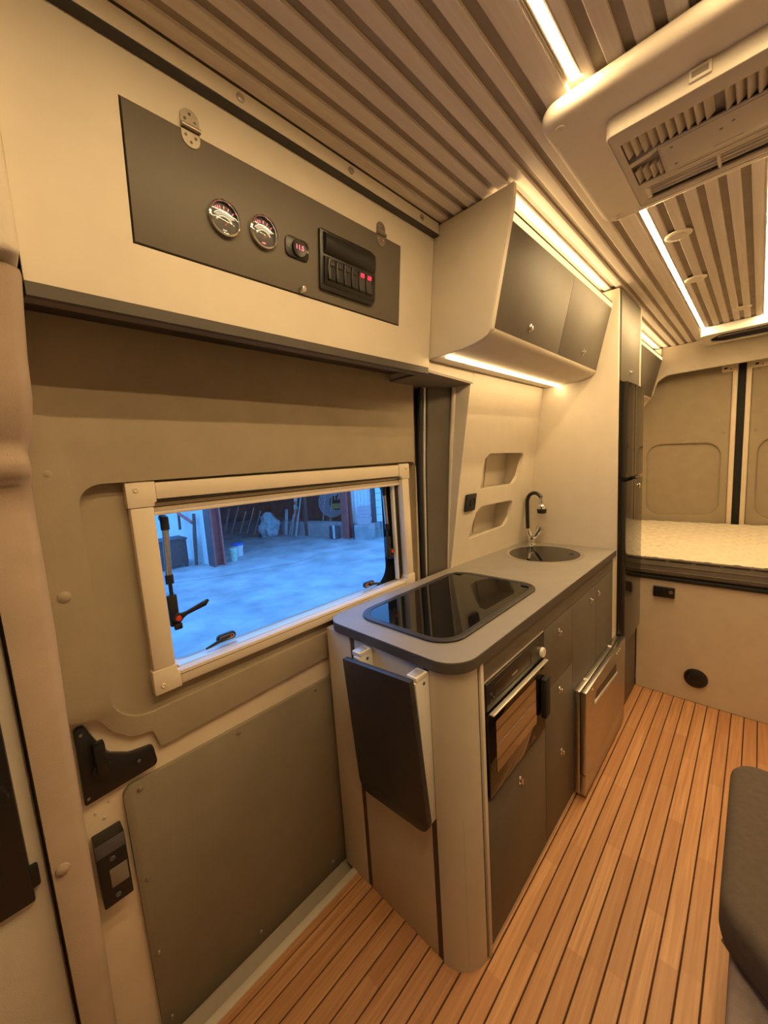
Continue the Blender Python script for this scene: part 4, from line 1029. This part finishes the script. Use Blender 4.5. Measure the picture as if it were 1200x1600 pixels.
# left corrugated wall
cor = G(); n = 60
top = []
for i in range(n * 2 + 1):
    t = i / (n * 2)
    top.append((-8.72 - 6.0 * t, 3.22 - (0.03 if i % 4 in (1, 2) else 0.0)))
cor.prism(top + [(-14.72, 3.32), (-8.72, 3.32)], 'z', GZ, 3.2)
cor.build('corrugated_wall', sheet, shed)
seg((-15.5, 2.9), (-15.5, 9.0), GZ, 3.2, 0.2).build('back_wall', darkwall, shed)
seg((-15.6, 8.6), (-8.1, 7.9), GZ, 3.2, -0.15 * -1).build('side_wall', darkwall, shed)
G().box(-15.8, -8.2, 2.9, 8.9, 3.2, 3.35).build('roof', darksteel, shed)
G().box(-8.75, -8.20, 3.2, 7.0, 2.0, 3.2).build('lintel', sheet, shed)
p1 = G().box(-8.72, -8.40, 3.20, 3.235, GZ, 3.2)
p1.box(-8.72, -8.40, 3.40, 3.435, GZ, 3.2).box(-8.58, -8.545, 3.235, 3.40, GZ, 3.2)
p1.build('steel_post', rustred, shed)
G().box(-8.73, -8.405, 3.185, 3.1995, GZ, 3.2).build('post_shadow_side', darksteel, shed)  # dark sheet painting the shaded side of the red post
p2 = G().box(-8.30, -8.03, 6.72, 6.745, GZ, 3.2).box(-8.30, -8.03, 6.88, 6.905, GZ, 3.2).box(-8.19, -8.16, 6.745, 6.88, GZ, 3.2)
p2.build('steel_post', rustred, shed)
# low wall inside, right
seg((-10.75, 6.26), (-8.3, 6.80), GZ, -0.13, 0.25).build('low_wall', concretewall, shed)
G().box(-9.75, -9.66, 6.45, 6.54, GZ, 1.6).build('timber_prop', rustwood, shed)
# right of the opening: block base, corrugated sheet, prop, siding
bw = Vector((-8.12, 6.92, 0)); bd = (Vector((-7.0, 7.75, 0)) - bw).normalized(); bn = Vector((-bd.y, bd.x, 0))
def along(s, o=0): v = bw + bd * s + bn * o; return (v.x, v.y)
for k in range(4):
    seg(along(k * 0.42), along(k * 0.42 + 0.412), GZ, GZ + 0.22, 0.3).build('block', concretewall, shed)
    seg(along(k * 0.42 - 0.0), along(k * 0.42 + 0.40), GZ + 0.225, GZ + 0.40, 0.3).build('block', concretewall, shed)
cg = []
for i in range(25):
    a = along(i * 0.024, 0.06 - (0.018 if i % 4 in (1, 2) else 0)); cg.append(a)
G().prism(cg + [along(0.58, 0.2), along(0, 0.2)], 'z', GZ + 0.40, 2.2).build('corrugated_wall', sheet, shed)
seg(along(0.585, 0.02), along(0.70, 0.02), GZ + 0.40, 2.2, 0.12).build('timber_prop', darksteel, shed)
for k in range(9):
    z = GZ + 0.42 + k * 0.20
    seg(along(0.72, 0.04), along(1.6, 0.04), z, z + 0.188, 0.08).build('siding_board', siding, shed)
# stacked blocks
for k in range(5):
    z = GZ + 0.405 + k * 0.096
    b0 = 0.24 + 0.015 * (k % 2)
    b_ = seg(along(b0, -0.28), along(b0 + 0.34, -0.28), z - 0.0, z + 0.092, 0.24)
    ob = b_.build('block', block)
    tag(ob, ['pale block at the bottom of the stack by the red post', 'pale block second from the bottom of the stack', 'pale block in the middle of the stack', 'pale block second from the top of the stack', 'pale block on top of the stack by the siding'][k], 'block', 'stacked pale blocks')
pb = seg(along(0.15, -0.36), along(0.68, -0.36), GZ, GZ + 0.40, 0.34).build('plinth_block', concretewall)
tag(pb, 'concrete plinth under the stack of pale blocks', 'plinth')
# things in the yard
cr = thing('crate', (-9.35, 2.62, GZ), 'dark wooden crate on short feet by the corrugated wall', 'crate')
G().box(-9.62, -9.10, 2.25, 2.90, GZ + 0.09, GZ + 0.62, 0.01).build('crate_box', rustwood, cr)
G().box(-9.64, -9.08, 2.23, 2.92, GZ + 0.62, GZ + 0.66, 0.008).build('crate_rim', darksteel, cr)
for x in (-9.60, -9.17):
    for y in (2.26, 2.83):
        G().box(x, x + 0.06, y, y + 0.06, GZ, GZ + 0.09).build('foot', rustwood, cr)
gt = thing('propped_frame', (-9.1, 3.0, GZ), 'rough pole with a crossbar propped against the corrugated wall', 'prop')
G().tube([(-9.04, 3.03, GZ), (-9.02, 3.06, 0.1), (-9.02, 3.10, 0.62)], [0.035, 0.042, 0.035], 8).build('pole', rustwood, gt)
G().tube([(-9.03, 3.05, 0.42), (-9.9, 3.05, 0.60)], 0.035, 8).build('crossbar', rustred, gt)
G().tube([(-9.9, 3.05, 0.2), (-9.9, 3.06, 0.72)], 0.03, 8).build('pole', rustwood, gt)
for k, (x, y, h, r, mb, ml, lab) in enumerate(((-8.62, 3.72, 0.24, 0.09, greenlab, greenlab, 'pale green bucket standing in front of the blue lidded one'), (-9.05, 4.02, 0.26, 0.13, whiteplast, bluelid, 'white bucket with blue lid beside the red steel post'))):
    bk = thing('bucket', (x, y, GZ), lab, 'bucket')
    G().lathe([(r * 0.85, 0), (r, h), (r * 1.06, h), (r * 1.06, h - 0.03), (0, h - 0.03)], (x, y, GZ), (0, 0, 1), 18).build('pail', mb, bk)
    G().lathe([(r * 1.08, h + 0.001), (r * 1.08, h + 0.05), (r * 0.95, h + 0.06), (0, h + 0.06)], (x, y, GZ), (0, 0, 1), 18).build('lid', ml, bk)
# leaning planks along the low wall
def plank(px, py, dx, dy, ztop, w, i, m=timber):
    p0 = Vector((px, py, GZ + 0.02)); p1 = Vector((px + dx, py + dy, ztop))
    d = (p1 - p0).normalized(); u = Vector((0, 0, 1)).cross(d).normalized(); v = d.cross(u)
    Mx = Matrix((u, v, d)).transposed().to_4x4(); Mx.translation = p0
    o = G().box(-w / 2, w / 2, -0.015, 0.015, 0, (p1 - p0).length, 0.003, 1, mtx=Mx).build('timber_plank', m)
    return o
plk = [(-10.36, 6.17, -0.06, 0.13, 0.25, 0.09), (-10.22, 6.20, 0.10, 0.14, 0.10, 0.08), (-10.12, 6.22, 0.20, 0.20, 0.70, 0.10), (-9.98, 6.24, 0.06, 0.13, 0.12, 0.09),
       (-9.86, 6.20, 0.12, 0.20, 0.62, 0.09), (-11.6, 5.75, 0.1, 0.25, 0.20, 0.07), (-11.95, 5.68, 0.16, 0.25, 0.30, 0.07), (-12.3, 5.6, 0.08, 0.25, 0.18, 0.07), (-12.7, 5.5, 0.2, 0.25, 0.35, 0.08), (-13.1, 5.45, -0.05, 0.25, 0.25, 0.08)]
labs = ['leftmost timber leaning on the low wall next to the tarpaulin', 'short timber leaning on the low wall, second from the tarpaulin', 'tall grey timber leaning beside the traffic cone', 'short timber in the middle of the low wall', 'tall grey timber next to the dark prop']
for i, a in enumerate(plk):
    o = plank(*a, i)
    if i < 5: tag(o, labs[i], 'timber')
    else: tag(o, ['rightmost', 'second from the right', 'middle one', 'second from the left', 'leftmost'][i - 5] + ' of five grey timbers leaning in the dark of the shed', 'timber', 'timbers in the dark of the shed')
for i, (px, py, dx, dy, zt) in enumerate(((-9.62, 6.98, 0.10, 0.20, 0.85), (-9.48, 7.16, 0.10, 0.2, 0.95))):
    p0 = Vector((px, py, -0.13)); 
    o = plank(px, py, dx, dy, zt, 0.07, i, timber)
    tag(o, ['grey plank standing behind the low wall, next to the prop', 'grey plank standing behind the low wall, next to the hose coil'][i], 'timber')
# tarpaulin bundle
tb = G()
from mathutils import noise
def blob(u, v):
    th, ph = 2 * math.pi * u, math.pi * v
    p = Vector((math.sin(ph) * math.cos(th), math.sin(ph) * math.sin(th), math.cos(ph)))
    k = 1 + 0.55 * (noise.noise(p * 1.6 + Vector((3, 1, 7)))) + 0.30 * abs(noise.noise(p * 4.0)) + 0.12 * noise.noise(p * 9.0)
    return (-10.72 + 0.22 * k * p.x, 5.84 + 0.27 * k * p.y, max(GZ, GZ + 0.30 + 0.38 * k * p.z))
tb.grid(blob, 64, 36)
tag(tb.build('tarpaulin', tarp, smooth=30), 'crumpled pale tarpaulin bundle in front of the low wall', 'tarpaulin')
# traffic cone
cn = thing('traffic_cone', (-10.2, 6.45, -0.13), 'orange and white traffic cone standing on the low wall', 'cone')
G().box(-10.36, -10.10, 6.40, 6.62, -0.1295, -0.10, 0.005).build('cone_foot', conered, cn)
for a, b, m_ in ((0.0, 0.34, conered), (0.34, 0.48, whiteplast), (0.48, 0.58, conered), (0.58, 0.68, whiteplast), (0.68, 0.78, conered)):
    f_ = lambda t: 0.10 - 0.075 * t / 0.78
    G().lathe([(f_(a), a), (f_(b), b)], (-10.23, 6.51, -0.10), (0, 0, 1), 16).build('cone_band', m_, cn)
# hose coil with sign behind it
hcn = thing('hose_coil', (-8.95, 7.0, -0.12), 'big coil of grey hose standing behind the low wall', 'hose')
hcy = Vector((0.35, 0.94, 0)).normalized()
for k in range(7):
    rr = 0.25 + 0.030 * k
    ox = -0.03 * (k - 3)
    c0 = Vector((-9.10 + ox, 7.16, -0.10 + 0.50))
    loop = [c0 + hcy * (1.0 * rr * math.cos(2 * math.pi * q / 40)) + Vector((0, 0, rr * 1.02 * math.sin(2 * math.pi * q / 40))) for q in range(41)]
    G().tube(loop, 0.017, 8, caps=False).build('hose_turn', hosemat, hcn)
sn = thing('sign_board', (-9.6, 7.7, 0.0), 'black sign board with white letters behind the hose coil', 'sign')
sM = Matrix.Translation((-8.82, 7.22, 0.52)) @ Matrix.Rotation(R(10) - math.pi / 2 * 0, 4, 'Z')
ex_ = Vector((0.61, 0.79, 0)).normalized(); 
fxm = Matrix((ex_, Vector((0, 0, 1)), ex_.cross(Vector((0, 0, 1))))).transposed().to_4x4(); fxm.translation = Vector((-9.62, 7.70, 0.46))
G().box(-0.33, 0.33, -0.52, 0.42, -0.05, -0.02, 0.004, mtx=fxm).build('board', signblack, sn)
G().text('TAI', 0.24, 0.004, fxm @ Matrix.Translation((0.02, 0.02, -0.016))).build('lettering', signwhite, sn, smooth=0)
G().box(-0.14, 0.14, 0.15, 0.19, -0.02, -0.014, mtx=fxm).build('print_line', signwhite, sn)
G().prism(fillet([(-0.26, -0.34), (0.10, -0.34), (0.16, -0.18), (-0.22, -0.16)], 0.05, 3), 'z', -0.02, -0.014, mtx=fxm).build('print_emblem', signyellow, sn)
# metal box at the post
mb_ = thing('metal_box', (-8.45, 6.62, GZ), 'small metal box at the foot of the right hand red post', 'box')
G().box(-8.62, -8.36, 6.50, 6.68, GZ, GZ + 0.36, 0.01).build('box_body', darksteel, mb_)
G().box(-8.45, -8.358, 6.49, 6.499, GZ + 0.02, GZ + 0.40, 0.003).build('bright_strip', sheet, mb_)

for o in COL.objects:
    if '_at' in o: del o['_at']
